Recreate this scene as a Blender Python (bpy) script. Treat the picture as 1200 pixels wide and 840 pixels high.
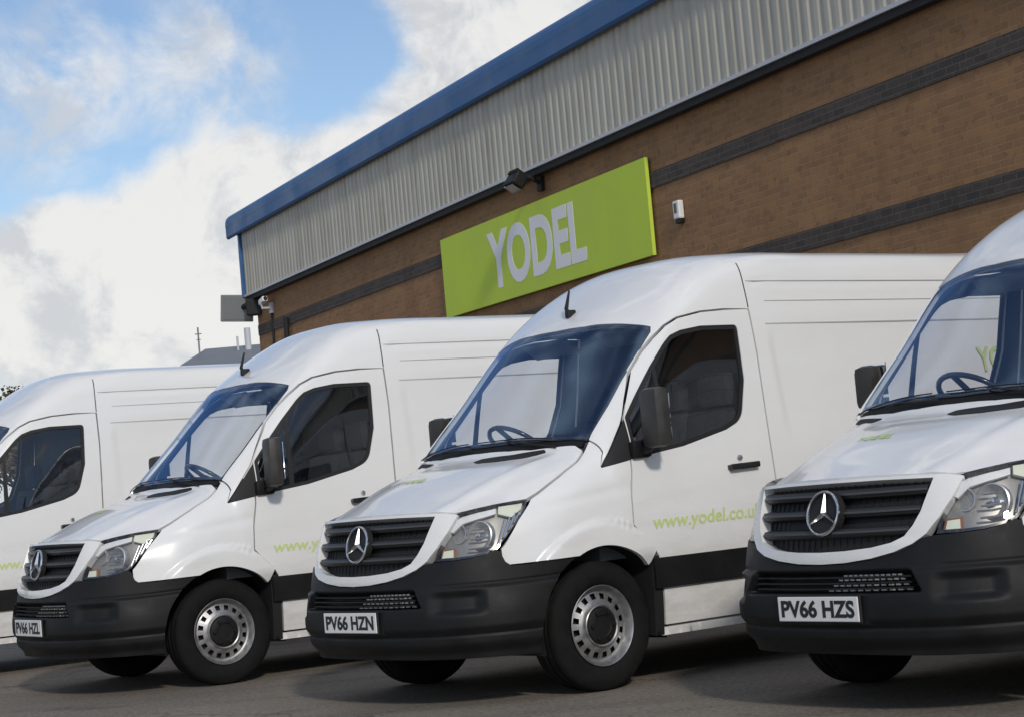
import bpy, bmesh, math, random
from mathutils import Vector, Matrix
from mathutils.bvhtree import BVHTree
from mathutils.geometry import delaunay_2d_cdt
random.seed(7)
R = math.radians
for o in list(bpy.data.objects): bpy.data.objects.remove(o)
scene = bpy.context.scene
COL = scene.collection

# ------------------------------------------------------------------ camera
H_CAM, PITCH, ROLL, FPX = 1.1438774, 0.0649574, -0.0881043, 2322.399
cd = bpy.data.cameras.new("camera"); cam = bpy.data.objects.new("camera", cd); COL.objects.link(cam)
cp, sp, cr_, sr_ = math.cos(PITCH), math.sin(PITCH), math.cos(ROLL), math.sin(ROLL)
fw = Vector((0, cp, sp)); up = Vector((0, -sp, cp)); rt = Vector((1, 0, 0))
cx = rt*cr_ + up*sr_; cy = -rt*sr_ + up*cr_
m = Matrix.Identity(4)
for i in range(3):
    m[i][0] = cx[i]; m[i][1] = cy[i]; m[i][2] = -fw[i]
m[2][3] = H_CAM
cam.matrix_world = m
cd.sensor_fit = 'HORIZONTAL'; cd.sensor_width = 36; cd.lens = FPX/1200*36
cd.clip_start = 0.1; cd.clip_end = 5000
scene.camera = cam

# ------------------------------------------------------------------ sky, sun, exposure
SUN_AZ = Vector((0.24, -0.97, 0)).normalized(); SUN_EL = R(30)
world = bpy.data.worlds.new("World"); scene.world = world; world.use_nodes = True
wn = world.node_tree; wn.nodes.clear()
def N(t, ty, **kw):
    n = t.nodes.new(ty)
    for k, v in kw.items(): setattr(n, k, v)
    return n
out = N(wn, 'ShaderNodeOutputWorld'); bg = N(wn, 'ShaderNodeBackground')
sky = N(wn, 'ShaderNodeTexSky', sky_type='NISHITA'); sky.sun_disc = False
sky.sun_elevation = SUN_EL; sky.sun_rotation = math.atan2(SUN_AZ.x, SUN_AZ.y)
sky.air_density = 1.0; sky.dust_density = 0.4; sky.ozone_density = 2.0
SKY_STR = 0.14
bg.inputs['Strength'].default_value = SKY_STR
tc = N(wn, 'ShaderNodeTexCoord')
def noise(t, vec, scale, detail, rough, dist=0.0):
    n = N(t, 'ShaderNodeTexNoise'); n.inputs['Scale'].default_value = scale
    n.inputs['Detail'].default_value = detail; n.inputs['Roughness'].default_value = rough
    n.inputs['Distortion'].default_value = dist
    t.links.new(vec, n.inputs['Vector']); return n
def mathn(t, op, a, b=None, c=None, clamp=False):
    n = N(t, 'ShaderNodeMath', operation=op); n.use_clamp = clamp
    for i, v in enumerate((a, b, c)):
        if v is None: continue
        if isinstance(v, (int, float)): n.inputs[i].default_value = v
        else: t.links.new(v, n.inputs[i])
    return n.outputs[0]
def mrange(t, v, a, b, c=0.0, d=1.0, smooth=True):
    n = N(t, 'ShaderNodeMapRange'); n.interpolation_type = 'SMOOTHSTEP' if smooth else 'LINEAR'
    t.links.new(v, n.inputs[0])
    for i, x in zip((1, 2, 3, 4), (a, b, c, d)): n.inputs[i].default_value = x
    return n.outputs[0]
def mixc(t, f, a, b, bt='MIX'):
    n = N(t, 'ShaderNodeMix', data_type='RGBA', blend_type=bt)
    for s, v in ((0, f), (6, a), (7, b)):
        if isinstance(v, (int, float)): n.inputs[s].default_value = v
        elif isinstance(v, tuple): n.inputs[s].default_value = (*v, 1) if len(v) == 3 else v
        else: t.links.new(v, n.inputs[s])
    return n.outputs[2]
def skydir(px, py):
    d = cx*((px-600)/FPX) + cy*(-(py-420)/FPX) + fw
    return d.normalized()
dirv = N(wn, 'ShaderNodeVectorMath', operation='NORMALIZE'); wn.links.new(tc.outputs['Generated'], dirv.inputs[0])
DV = dirv.outputs[0]
sep = N(wn, 'ShaderNodeSeparateXYZ'); wn.links.new(DV, sep.inputs[0])
def blob(px, py, rad, soft):   # soft direction-space patch of cloud or of clear sky
    d = skydir(px, py)
    n = N(wn, 'ShaderNodeVectorMath', operation='DISTANCE'); wn.links.new(DV, n.inputs[0]); n.inputs[1].default_value = d
    return mrange(wn, n.outputs['Value'], rad/FPX, (rad+soft)/FPX, 1.0, 0.0)
n1 = noise(wn, DV, 9.0, 9, 0.58, 0.25); n2 = noise(wn, DV, 26.0, 8, 0.60, 0.2); n3 = noise(wn, DV, 5.0, 4, 0.5)
dens = mathn(wn, 'ADD', mathn(wn, 'MULTIPLY', n1.outputs[0], 0.65), mathn(wn, 'MULTIPLY', n2.outputs[0], 0.35))
for (px, py, rad, soft, w) in ((190, 330, 60, 150, 0.25), (40, 340, 40, 120, 0.20), (560, 80, 60, 170, 0.24), (430, 230, 20, 110, 0.14), (300, 260, 30, 100, 0.10), 
                               (250, 60, 60, 110, -0.10), (60, 60, 60, 110, -0.12), (120, -10, 20, 90, -0.16), (135, 200, 25, 75, -0.24), (390, 75, 30, 100, -0.20), (30, 225, 10, 60, -0.14)):
    dens = mathn(wn, 'ADD', dens, mathn(wn, 'MULTIPLY', blob(px, py, rad, soft), w))
low = mrange(wn, sep.outputs[2], 0.0, 0.30, 0.16, 0.0)          # more cloud towards the horizon
high = mrange(wn, sep.outputs[2], 0.30, 0.65, 0.0, 0.03)
dens = mathn(wn, 'ADD', mathn(wn, 'ADD', dens, low), high)
cover = mrange(wn, dens, 0.47, 0.69)
vn = noise(wn, DV, 20.0, 7, 0.6, 0.5)
veil = mathn(wn, 'MULTIPLY', mathn(wn, 'MULTIPLY', mrange(wn, vn.outputs[0], 0.36, 0.66), 0.80), mathn(wn, 'MAXIMUM', blob(70, 110, 40, 110), blob(240, 95, 50, 90)))
cover = mathn(wn, 'MAXIMUM', cover, veil)
n4 = noise(wn, DV, 24.0, 9, 0.62, 0.35)
bright = mrange(wn, mathn(wn, 'ADD', n4.outputs[0], mathn(wn, 'MULTIPLY', blob(190, 270, 60, 120), 0.10)), 0.40, 0.60)
ccol = mixc(wn, bright, (4.4, 4.5, 4.65), (6.0, 5.9, 5.75))
haze = mrange(wn, sep.outputs[2], 0.0, 0.09, 0.75, 0.0)
lift = mrange(wn, sep.outputs[2], 0.30, 0.75, 1.0, 1.55)      # unseen cloud overhead, brightened to put more light on the bonnets
lv = N(wn, 'ShaderNodeVectorMath', operation='SCALE'); wn.links.new(ccol, lv.inputs[0]); wn.links.new(lift, lv.inputs['Scale']); ccol = lv.outputs[0]
skyb = mixc(wn, 1.0, sky.outputs[0], (0.76, 0.76, 0.79), 'MULTIPLY')
ccol2 = mixc(wn, haze, ccol, (5.4, 5.7, 6.1))
# below the horizon the dome carries a plain ground tone
c1 = mixc(wn, mathn(wn, 'MULTIPLY', cover, 0.95), skyb, ccol2)
wn.links.new(c1, bg.inputs[0]); wn.links.new(bg.outputs[0], out.inputs[0])

sd = bpy.data.lights.new("sun", 'SUN'); sd.energy = 1.75; sd.angle = R(5.0); sd.color = (1.0, 0.93, 0.83)
so = bpy.data.objects.new("sun", sd); COL.objects.link(so)
sv = SUN_AZ*math.cos(SUN_EL) + Vector((0, 0, math.sin(SUN_EL)))
so.rotation_euler = sv.to_track_quat('Z', 'Y').to_euler()
vs = scene.view_settings; vs.view_transform = 'Standard'; vs.look = 'None'; vs.exposure = 0.04; vs.gamma = 1; vs.use_curve_mapping = False

# ------------------------------------------------------------------ materials
MATS = {}
def mat(name, col, rough=0.5, metal=0.0, coat=0.0, spec=0.5, var=0.0, vscale=8.0, bump=0.0, bscale=200.0, dirt=None):
    mt = bpy.data.materials.new(name); mt.use_nodes = True; t = mt.node_tree
    b = t.nodes['Principled BSDF']
    b.inputs['Base Color'].default_value = (*col, 1); b.inputs['Roughness'].default_value = rough
    b.inputs['Metallic'].default_value = metal; b.inputs['Coat Weight'].default_value = coat
    b.inputs['Coat Roughness'].default_value = 0.04; b.inputs['Specular IOR Level'].default_value = spec
    c = N(t, 'ShaderNodeTexCoord')
    if var:
        n = noise(t, c.outputs['Object'], vscale, 6, 0.6)
        f = mrange(t, n.outputs[0], 0.35, 0.68)
        t.links.new(mixc(t, f, tuple(x*(1-var) for x in col), tuple(min(1, x*(1+var*0.6)) for x in col)), b.inputs['Base Color'])
        r = mrange(t, n.outputs[0], 0.3, 0.7, max(0.02, rough-0.08), min(1, rough+0.12)); t.links.new(r, b.inputs['Roughness'])
    if bump:
        n = noise(t, c.outputs['Object'], bscale, 3, 0.6); bp = N(t, 'ShaderNodeBump'); bp.inputs['Strength'].default_value = bump
        bp.inputs['Distance'].default_value = 0.004
        t.links.new(n.outputs[0], bp.inputs['Height']); t.links.new(bp.outputs[0], b.inputs['Normal'])
    MATS[name] = mt; return mt
mat('white_paint', (0.80, 0.80, 0.785), 0.30, 0, 0.6, 0.5)
def road_film():
    t = MATS['white_paint'].node_tree; b_ = t.nodes['Principled BSDF']; c = N(t, 'ShaderNodeTexCoord').outputs['Object']
    s_ = N(t, 'ShaderNodeSeparateXYZ'); t.links.new(c, s_.inputs[0])
    mp = N(t, 'ShaderNodeMapping'); mp.inputs['Scale'].default_value = (1.2, 1.2, 3.5); t.links.new(c, mp.inputs[0])
    n = noise(t, mp.outputs[0], 3.0, 7, 0.65); n2_ = noise(t, c, 1.1, 2, 0.5)
    lowz = mrange(t, s_.outputs[2], 0.25, 1.15, 0.55, 0.04)
    f = mathn(t, 'MULTIPLY', lowz, mrange(t, n.outputs[0], 0.35, 0.72))
    t.links.new(mixc(t, f, (0.80, 0.80, 0.785), (0.46, 0.43, 0.38)), b_.inputs['Base Color'])
    t.links.new(mathn(t, 'ADD', mathn(t, 'MULTIPLY', f, 0.5), 0.24), b_.inputs['Roughness'])
    t.links.new(mathn(t, 'ADD', mathn(t, 'MULTIPLY', f, 0.4), 0.03), b_.inputs['Coat Roughness'])
    bp = N(t, 'ShaderNodeBump'); bp.inputs['Strength'].default_value = 0.25; bp.inputs['Distance'].default_value = 0.006
    t.links.new(n2_.outputs[0], bp.inputs['Height']); t.links.new(bp.outputs[0], b_.inputs['Normal']); t.links.new(bp.outputs[0], b_.inputs['Coat Normal'])
road_film()
mat('white_plastic', (0.78, 0.78, 0.77), 0.35, 0, 0.3)
mat('mirror_grey', (0.040, 0.038, 0.035), 0.45, 0, 0, 0.4, 0.2, 12)
mat('black_plastic', (0.011, 0.0113, 0.0118), 0.5, 0, 0, 0.24, 0.25, 5.0, 0.25, 400)
mat('deep_black', (0.010, 0.010, 0.011), 0.7)
mat('gloss_black', (0.012, 0.012, 0.013), 0.18, 0, 0.3)
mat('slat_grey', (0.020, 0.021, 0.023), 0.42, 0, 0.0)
mat('slat_satin', (0.10, 0.10, 0.105), 0.35, 0.4)
mat('groove_shade_grey', (0.42, 0.42, 0.42), 0.5)
mat('lamp_grey', (0.26, 0.25, 0.23), 0.3, 0.3)
mat('tyre_rubber', (0.011, 0.011, 0.011), 0.85, 0, 0, 0.2, 0.3, 14, 0.2, 120)
mat('steel_silver', (0.36, 0.36, 0.365), 0.42, 0.75, 0, 0.5, 0.2, 20)
mat('chrome', (0.66, 0.67, 0.68), 0.20, 1.0)
mat('reflector', (0.68, 0.69, 0.69), 0.36, 0.8)
mat('cab_dark', (0.045, 0.048, 0.055), 0.75, 0, 0, 0.3, 0.2, 6)
mat('seat_fabric', (0.035, 0.036, 0.042), 0.9, 0, 0, 0.2, 0.3, 30)
mat('dash_grey', (0.11, 0.115, 0.125), 0.6)
mat('plate_white', (0.78, 0.78, 0.76), 0.35)
mat('plate_letter', (0.012, 0.012, 0.012), 0.5)
mat('logo_green', (0.34, 0.50, 0.045), 0.5)
mat('faded_green', (0.58, 0.68, 0.27), 0.5)
mat('amber', (0.28, 0.10, 0.035), 0.3)
mat('lamp_clear', (0.80, 0.84, 0.66), 0.15, 0, 0.4)
mat('sunlit_slot_grey', (0.45, 0.44, 0.42), 0.35, 0.5)
mat('mirror_glass', (0.75, 0.77, 0.8), 0.03, 1.0)
def glassmat(name, tint, f0, f1, rough=0.01, gcol=(1, 1, 1)):
    mt = bpy.data.materials.new(name); mt.use_nodes = True; t = mt.node_tree; t.nodes.clear()
    o = N(t, 'ShaderNodeOutputMaterial'); mx = N(t, 'ShaderNodeMixShader')
    tr = N(t, 'ShaderNodeBsdfTransparent'); tr.inputs[0].default_value = (*tint, 1)
    gl = N(t, 'ShaderNodeBsdfGlossy'); gl.inputs['Roughness'].default_value = rough; gl.inputs[0].default_value = (*gcol, 1)
    lw = N(t, 'ShaderNodeLayerWeight'); lw.inputs['Blend'].default_value = 0.5
    p = mathn(t, 'POWER', lw.outputs['Facing'], 4.0)
    t.links.new(mrange(t, p, 0, 1, f0, f1, False), mx.inputs[0])
    t.links.new(tr.outputs[0], mx.inputs[1]); t.links.new(gl.outputs[0], mx.inputs[2]); t.links.new(mx.outputs[0], o.inputs[0])
    MATS[name] = mt; return mt
glassmat('screen_glass', (0.96, 0.97, 0.99), 0.22, 0.85, 0.13, (0.34, 0.51, 0.76))  # blue of a sky reflection is put into the gloss tint
glassmat('side_glass', (0.95, 0.96, 0.95), 0.07, 0.75)
glassmat('lens_glass', (0.93, 0.94, 0.95), 0.05, 0.6)
def M(n): return MATS[n]

# ------------------------------------------------------------------ object helpers
def setp(o, label=None, cat=None, group=None, kind=None):
    if label: o['label'] = label
    if cat: o['category'] = cat
    if group: o['group'] = group
    if kind: o['kind'] = kind
    return o
def empty(name, loc=(0, 0, 0), rz=0.0, parent=None):
    o = bpy.data.objects.new(name, None); COL.objects.link(o); o.location = loc; o.rotation_euler = (0, 0, rz)
    o.empty_display_size = 0.2
    if parent: o.parent = parent
    return o
def link(name, me, mats, parent=None):
    for x in (mats if isinstance(mats, (list, tuple)) else [mats]): me.materials.append(M(x) if isinstance(x, str) else x)
    o = bpy.data.objects.new(name, me); COL.objects.link(o)
    if parent: o.parent = parent
    return o
def bobj(name, bm, mats, parent=None, smooth=None, recalc=True):
    if recalc: bmesh.ops.recalc_face_normals(bm, faces=bm.faces)
    if smooth is not None:
        for f in bm.faces: f.smooth = True
        for e in bm.edges:
            if len(e.link_faces) == 2 and e.calc_face_angle(0) > R(smooth): e.smooth = False
    me = bpy.data.meshes.new(name); bm.to_mesh(me); bm.free()
    return link(name, me, mats, parent)
def abox(bm, c, s, rot=None, mi=0, bev=0.0):
    r = bmesh.ops.create_cube(bm, size=1.0)
    vs_ = r['verts']
    mtx = Matrix.Translation(c) @ (rot.to_4x4() if rot else Matrix.Identity(4)) @ Matrix.Diagonal((*s, 1))
    bmesh.ops.transform(bm, matrix=mtx, verts=vs_)
    fs = {f for v in vs_ for f in v.link_faces}
    for f in fs: f.material_index = mi
    if bev:
        es = list({e for v in vs_ for e in v.link_edges})
        bmesh.ops.bevel(bm, geom=es, offset=bev, segments=2, affect='EDGES', profile=0.6)
def tube(bm, pts, rad, seg=10, cap=True):
    P = [Vector(p) for p in pts]; rings = []
    for i, p in enumerate(P):
        d = (P[min(i+1, len(P)-1)] - P[max(i-1, 0)]).normalized()
        a = d.orthogonal().normalized() if i == 0 else (rings[-1][1] - d*rings[-1][1].dot(d)).normalized()
        b = d.cross(a); r = rad[i] if isinstance(rad, (list, tuple)) else rad
        rings.append(([bm.verts.new(p + a*math.cos(2*math.pi*k/seg)*r + b*math.sin(2*math.pi*k/seg)*r) for k in range(seg)], a))
    for i in range(len(rings)-1):
        A, B = rings[i][0], rings[i+1][0]
        for k in range(seg): bm.faces.new((A[k], A[(k+1) % seg], B[(k+1) % seg], B[k]))
    if cap:
        bm.faces.new(rings[0][0]); bm.faces.new(rings[-1][0])
def lathe(bm, prof, seg, fr, mi=0, closed=False):
    # prof: (radius, axial); fr: function (radius*cos, radius*sin, axial) -> point
    rings = []
    for r, a in prof: rings.append([bm.verts.new(fr(r*math.cos(2*math.pi*k/seg), r*math.sin(2*math.pi*k/seg), a)) for k in range(seg)])
    rng = len(rings) if closed else len(rings)-1
    for i in range(rng):
        A, B = rings[i], rings[(i+1) % len(rings)]
        for k in range(seg):
            f = bm.faces.new((A[k], A[(k+1) % seg], B[(k+1) % seg], B[k])); f.material_index = mi
    return rings
def text_bm(txt, size, extrude, offset=0.0, sx=1.0, shear=0.0, spacing=1.0, align='CENTER'):
    cu = bpy.data.curves.new('lettering', 'FONT'); cu.body = txt; cu.size = size; cu.extrude = extrude; cu.offset = offset
    cu.align_x = align; cu.align_y = 'CENTER' if align == 'CENTER' else 'BOTTOM_BASELINE'; cu.shear = shear; cu.space_character = spacing
    cu.resolution_u = 5
    o = bpy.data.objects.new('lettering', cu); COL.objects.link(o)
    bpy.context.view_layer.update()
    dg = bpy.context.evaluated_depsgraph_get()
    me = bpy.data.meshes.new_from_object(o.evaluated_get(dg))
    bpy.data.objects.remove(o); bpy.data.curves.remove(cu)
    bm = bmesh.new(); bm.from_mesh(me); bpy.data.meshes.remove(me)
    for v in bm.verts: v.co.x *= sx
    return bm

# ================================================================== SETTING
def ground_mat():
    mt = bpy.data.materials.new('asphalt'); mt.use_nodes = True; t = mt.node_tree; b = t.nodes['Principled BSDF']
    c = N(t, 'ShaderNodeTexCoord').outputs['Object']
    a = noise(t, c, 0.35, 5, 0.6); g = noise(t, c, 90.0, 4, 0.7); w = noise(t, c, 1.9, 6, 0.65, 0.6)
    mp = N(t, 'ShaderNodeMapping'); mp.inputs['Scale'].default_value = (0.25, 2.6, 1); mp.inputs['Rotation'].default_value = (0, 0, R(-4)); t.links.new(c, mp.inputs[0])
    s = noise(t, mp.outputs[0], 1.0, 5, 0.6)
    col = mixc(t, mrange(t, a.outputs[0], 0.35, 0.65), (0.185, 0.158, 0.128), (0.245, 0.212, 0.172))
    col = mixc(t, mathn(t, 'MULTIPLY', mrange(t, s.outputs[0], 0.45, 0.7), 0.5), col, (0.120, 0.106, 0.090))
    col = mixc(t, mathn(t, 'MULTIPLY', mrange(t, w.outputs[0], 0.55, 0.72), 0.35), col, (0.160, 0.145, 0.125))
    col = mixc(t, mathn(t, 'MULTIPLY', mrange(t, g.outputs[0], 0.52, 0.68), 0.45), col, (0.21, 0.20, 0.18))
    col = mixc(t, mathn(t, 'MULTIPLY', mrange(t, g.outputs[0], 0.48, 0.32), 0.5), col, (0.030, 0.029, 0.028))
    vo = N(t, 'ShaderNodeTexVoronoi', feature='DISTANCE_TO_EDGE'); vo.inputs['Scale'].default_value = 0.42
    wv = N(t, 'ShaderNodeVectorMath', operation='ADD'); t.links.new(c, wv.inputs[0]); wn_ = noise(t, c, 2.2, 5, 0.7); sc_ = N(t, 'ShaderNodeVectorMath', operation='SCALE'); t.links.new(wn_.outputs['Color'], sc_.inputs[0]); sc_.inputs['Scale'].default_value = 0.7; t.links.new(sc_.outputs[0], wv.inputs[1]); t.links.new(wv.outputs[0], vo.inputs['Vector'])
    crk = mrange(t, vo.outputs[0], 0.0, 0.010, 1.0, 0.0)
    col = mixc(t, mathn(t, 'MULTIPLY', crk, mrange(t, a.outputs[0], 0.45, 0.6, 0.0, 0.8)), col, (0.035, 0.032, 0.030))
    st = noise(t, c, 0.9, 3, 0.5, 0.4); col = mixc(t, mrange(t, st.outputs[0], 0.63, 0.72, 0.0, 0.55), col, (0.050, 0.046, 0.043))
    g2 = noise(t, c, 30.0, 3, 0.8); col = mixc(t, mrange(t, g2.outputs[0], 0.54, 0.64, 0.0, 0.55), col, (0.33, 0.30, 0.26))
    col = mixc(t, mrange(t, g2.outputs[0], 0.46, 0.36, 0.0, 0.55), col, (0.045, 0.042, 0.038))
    g3 = noise(t, c, 7.0, 6, 0.75); col = mixc(t, mrange(t, g3.outputs[0], 0.56, 0.68, 0.0, 0.40), col, (0.085, 0.077, 0.068))
    t.links.new(col, b.inputs['Base Color']); b.inputs['Roughness'].default_value = 0.88; b.inputs['Specular IOR Level'].default_value = 0.3
    bp = N(t, 'ShaderNodeBump'); bp.inputs['Strength'].default_value = 0.6; bp.inputs['Distance'].default_value = 0.006
    t.links.new(g.outputs[0], bp.inputs['Height']); t.links.new(bp.outputs[0], b.inputs['Normal'])
    MATS['asphalt'] = mt
ground_mat()
bm = bmesh.new()
v = [bm.verts.new(p) for p in ((-2500, -1500, 0), (2500, -1500, 0), (2500, 3500, 0), (-2500, 3500, 0))]; bm.faces.new(v)
g_ = bobj('ground', bm, 'asphalt'); setp(g_, 'dark grey asphalt yard the vans are parked on', 'ground', kind='structure')

# ---- building: local frame X = along the wall (away from the camera), Y = out of the wall towards the vans, Z up
TH = R(113.9); bdir = Vector((math.cos(TH), math.sin(TH), 0)); bnor = Vector((-bdir.y, bdir.x, 0))
if bnor.x > 0: bnor = -bnor
WALL0 = Vector((13, 0, 0)); S0, SE = 4.0, 45.2
# local Y = rot +90 of X = (-sin, cos): for TH 109 this is (-.95,-.33) = bnor
def brick_mat(name, ca, cb, cm, w=0.225, hgt=0.075, off=0.5):
    mt = bpy.data.materials.new(name); mt.use_nodes = True; t = mt.node_tree; b = t.nodes['Principled BSDF']
    c = N(t, 'ShaderNodeTexCoord').outputs['Object']
    sp_ = N(t, 'ShaderNodeSeparateXYZ'); t.links.new(c, sp_.inputs[0])
    cb_ = N(t, 'ShaderNodeCombineXYZ'); t.links.new(mathn(t, 'ADD', sp_.outputs[0], sp_.outputs[1]), cb_.inputs[0]); t.links.new(sp_.outputs[2], cb_.inputs[1])
    br = N(t, 'ShaderNodeTexBrick'); t.links.new(cb_.outputs[0], br.inputs['Vector']); br.offset = off
    br.inputs['Scale'].default_value = 1.0; br.inputs['Brick Width'].default_value = w; br.inputs['Row Height'].default_value = hgt
    br.inputs['Mortar Size'].default_value = 0.006; br.inputs['Mortar Smooth'].default_value = 0.3; br.inputs['Bias'].default_value = 0
    br.inputs['Color1'].default_value = (*ca, 1); br.inputs['Color2'].default_value = (*cb, 1); br.inputs['Mortar'].default_value = (*cm, 1)
    n = noise(t, c, 1.3, 5, 0.6); n_ = noise(t, c, 12, 5, 0.7)
    mp = N(t, 'ShaderNodeMapping'); mp.inputs['Scale'].default_value = (1.6, 1.6, 0.14); t.links.new(c, mp.inputs[0])
    sk = noise(t, mp.outputs[0], 1.0, 6, 0.65)
    bo = mixc(t, mrange(t, sk.outputs[0], 0.48, 0.70, 0.0, 0.34), br.outputs[0], tuple(x*0.50 for x in ca))
    sp2 = noise(t, cb_.outputs[0], 9.0, 2, 0.5); bo = mixc(t, mrange(t, sp2.outputs[0], 0.60, 0.68, 0.0, 0.45), bo, tuple(x*0.55 for x in cb))
    col = mixc(t, mrange(t, n.outputs[0], 0.35, 0.7, 0.0, 0.28), bo, tuple(x*0.62 for x in ca))
    col = mixc(t, mrange(t, n_.outputs[0], 0.45, 0.7, 0.0, 0.35), col, tuple(x*1.35 for x in cb))
    t.links.new(col, b.inputs['Base Color']); b.inputs['Roughness'].default_value = 0.9
    bp = N(t, 'ShaderNodeBump'); bp.inputs['Strength'].default_value = 0.5; bp.inputs['Distance'].default_value = 0.01
    t.links.new(mathn(t, 'SUBTRACT', 1.0, br.outputs['Fac']), bp.inputs['Height']); t.links.new(bp.outputs[0], b.inputs['Normal'])
    MATS[name] = mt
brick_mat('brown_brick', (0.36, 0.190, 0.082), (0.26, 0.142, 0.070), (0.32, 0.22, 0.13))
brick_mat('dark_brick', (0.050, 0.043, 0.040), (0.085, 0.066, 0.055), (0.13, 0.115, 0.10))
mat('cladding_grey', (0.48, 0.455, 0.385), 0.5, 0.1, 0, 0.5, 0.10, 1.5)
def streaks(name, c0, c1, lo=0.42, hi=0.70, amt=0.6):
    t = MATS[name].node_tree; c = N(t, 'ShaderNodeTexCoord').outputs['Object']
    mp = N(t, 'ShaderNodeMapping'); mp.inputs['Scale'].default_value = (2.8, 2.8, 0.22); t.links.new(c, mp.inputs[0])
    n = noise(t, mp.outputs[0], 1.3, 7, 0.7)
    t.links.new(mixc(t, mrange(t, n.outputs[0], lo, hi, 0.0, amt), c0, c1), t.nodes['Principled BSDF'].inputs['Base Color'])
streaks('cladding_grey', (0.49, 0.465, 0.395), (0.30, 0.28, 0.235))
mat('fascia_blue', (0.030, 0.115, 0.29), 0.45, 0, 0.0, 0.4, 0.10, 1.2)
mat('roof_grey', (0.20, 0.21, 0.22), 0.5, 0.1, 0, 0.5, 0.15, 0.6)
mat('flash_light', (0.52, 0.53, 0.56), 0.4)
mat('sign_green', (0.56, 0.72, 0.08), 0.6, 0, 0.0, 0.2, 0.05, 0.6)
mat('lamp_lens', (0.16, 0.165, 0.17), 0.3)
mat('sign_white', (0.86, 0.86, 0.87), 0.6, 0, 0, 0.2)
wh = empty('warehouse', WALL0, TH)
setp(wh, 'brown brick warehouse with ribbed grey cladding and a blue roof edge behind the vans', 'building')
DEP = 26.0
bm = bmesh.new()   # brick shell
abox(bm, ((S0+SE-.1)/2, -DEP/2-0.06, 2.79), (SE-.1-S0, DEP, 5.58))
bobj('brick_wall', bm, 'brown_brick', wh)
for z0, z1 in ((4.765, 4.975), (3.475, 3.69), (2.18, 2.395)):
    bm = bmesh.new(); abox(bm, ((S0+SE-.12)/2, -0.055, (z0+z1)/2), (SE-.12-S0, 0.03, z1-z0)); bobj('brick_band', bm, 'dark_brick', wh)
bm = bmesh.new()   # ribbed cladding, one trapezoid every 0.25 m
prof = []
s = S0
while s < SE+.05:
    prof += [(s, 0.10), (s+0.075, 0.10), (s+0.105, 0.080), (s+0.17, 0.080)]; s += 0.20
A = [bm.verts.new((x, y, 5.64)) for x, y in prof]; B = [bm.verts.new((x, y, 7.10)) for x, y in prof]
for i in range(len(prof)-1): bm.faces.new((A[i], A[i+1], B[i+1], B[i]))
xe = prof[-1][0]
prof2 = []
s = 0.0
while s < DEP: prof2 += [(s, 0.0), (s+0.075, 0.0), (s+0.095, -0.034), (s+0.18, -0.034)]; s += 0.20
A2 = [bm.verts.new((xe+0.01+y, 0.05-x, 5.64)) for x, y in prof2]; B2 = [bm.verts.new((xe+0.01+y, 0.05-x, 7.10)) for x, y in prof2]
for i in range(len(prof2)-1): bm.faces.new((A2[i], A2[i+1], B2[i+1], B2[i]))
bobj('cladding', bm, 'cladding_grey', wh, recalc=False)
bm = bmesh.new(); abox(bm, (xe+0.02, 0.10, 6.36), (0.10, 0.10, 1.52), bev=0.01); bobj('corner_trim', bm, 'fascia_blue', wh)
bm = bmesh.new()
abox(bm, ((S0+xe)/2, 0.075, 5.63), (xe-S0, 0.11, 0.045)); bobj('drip_flashing', bm, 'flash_light', wh)
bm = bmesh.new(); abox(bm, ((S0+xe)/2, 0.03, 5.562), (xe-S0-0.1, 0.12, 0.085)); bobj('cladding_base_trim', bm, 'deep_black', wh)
# rounded blue eave + gutter
bm = bmesh.new(); secs = []
pr = [(-0.30, 7.04), (0.10, 7.00), (0.17, 6.93), (0.20, 6.93), (0.225, 6.97), (0.225, 7.15), (0.228, 7.18), (0.23, 7.20), (0.225, 7.29), (0.20, 7.36), (0.14, 7.42), (0.04, 7.47), (-0.30, 7.53)]
for x in (S0-.3, SE+0.80): secs.append([bm.verts.new((x, y, z)) for y, z in pr])
for i in range(len(pr)): bm.faces.new((secs[0][i], secs[0][(i+1) % len(pr)], secs[1][(i+1) % len(pr)], secs[1][i]))
bm.faces.new(secs[0]); bm.faces.new(secs[1])
bobj('eave_fascia', bm, 'fascia_blue', wh)
bm = bmesh.new()   # shallow roof planes
rp = [(-0.28, 7.50), (-DEP/2, 8.7), (-DEP, 7.50), (-DEP, 7.32), (-DEP/2, 8.5), (-0.28, 7.32)]
secs = [[bm.verts.new((x, y, z)) for y, z in rp] for x in (S0-.1, SE+.6)]
for i in range(6): bm.faces.new((secs[0][i], secs[0][(i+1) % 6], secs[1][(i+1) % 6], secs[1][i]))
bm.faces.new(secs[0]); bm.faces.new(secs[1]); bobj('roof', bm, 'roof_grey', wh)
bm = bmesh.new()   # gable infill
v = [bm.verts.new(p) for p in ((SE, 0.0, 7.05), (SE, -DEP, 7.05), (SE, -DEP, 7.3), (SE, -DEP/2, 8.5), (SE, 0.0, 7.3))]; bm.faces.new(v)
bobj('gable_cladding', bm, 'cladding_grey', wh)
bm = bmesh.new(); v = [bm.verts.new(p) for p in ((S0+.05, 0.0, 5.5), (S0+.05, -DEP, 5.5), (S0+.05, -DEP, 7.3), (S0+.05, -DEP/2, 8.5), (S0+.05, 0.0, 7.3))]; bm.faces.new(v)
bobj('gable_cladding', bm, 'cladding_grey', wh)

def wp(s, y, z): return WALL0 + bdir*s + bnor*y + Vector((0, 0, z))
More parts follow.
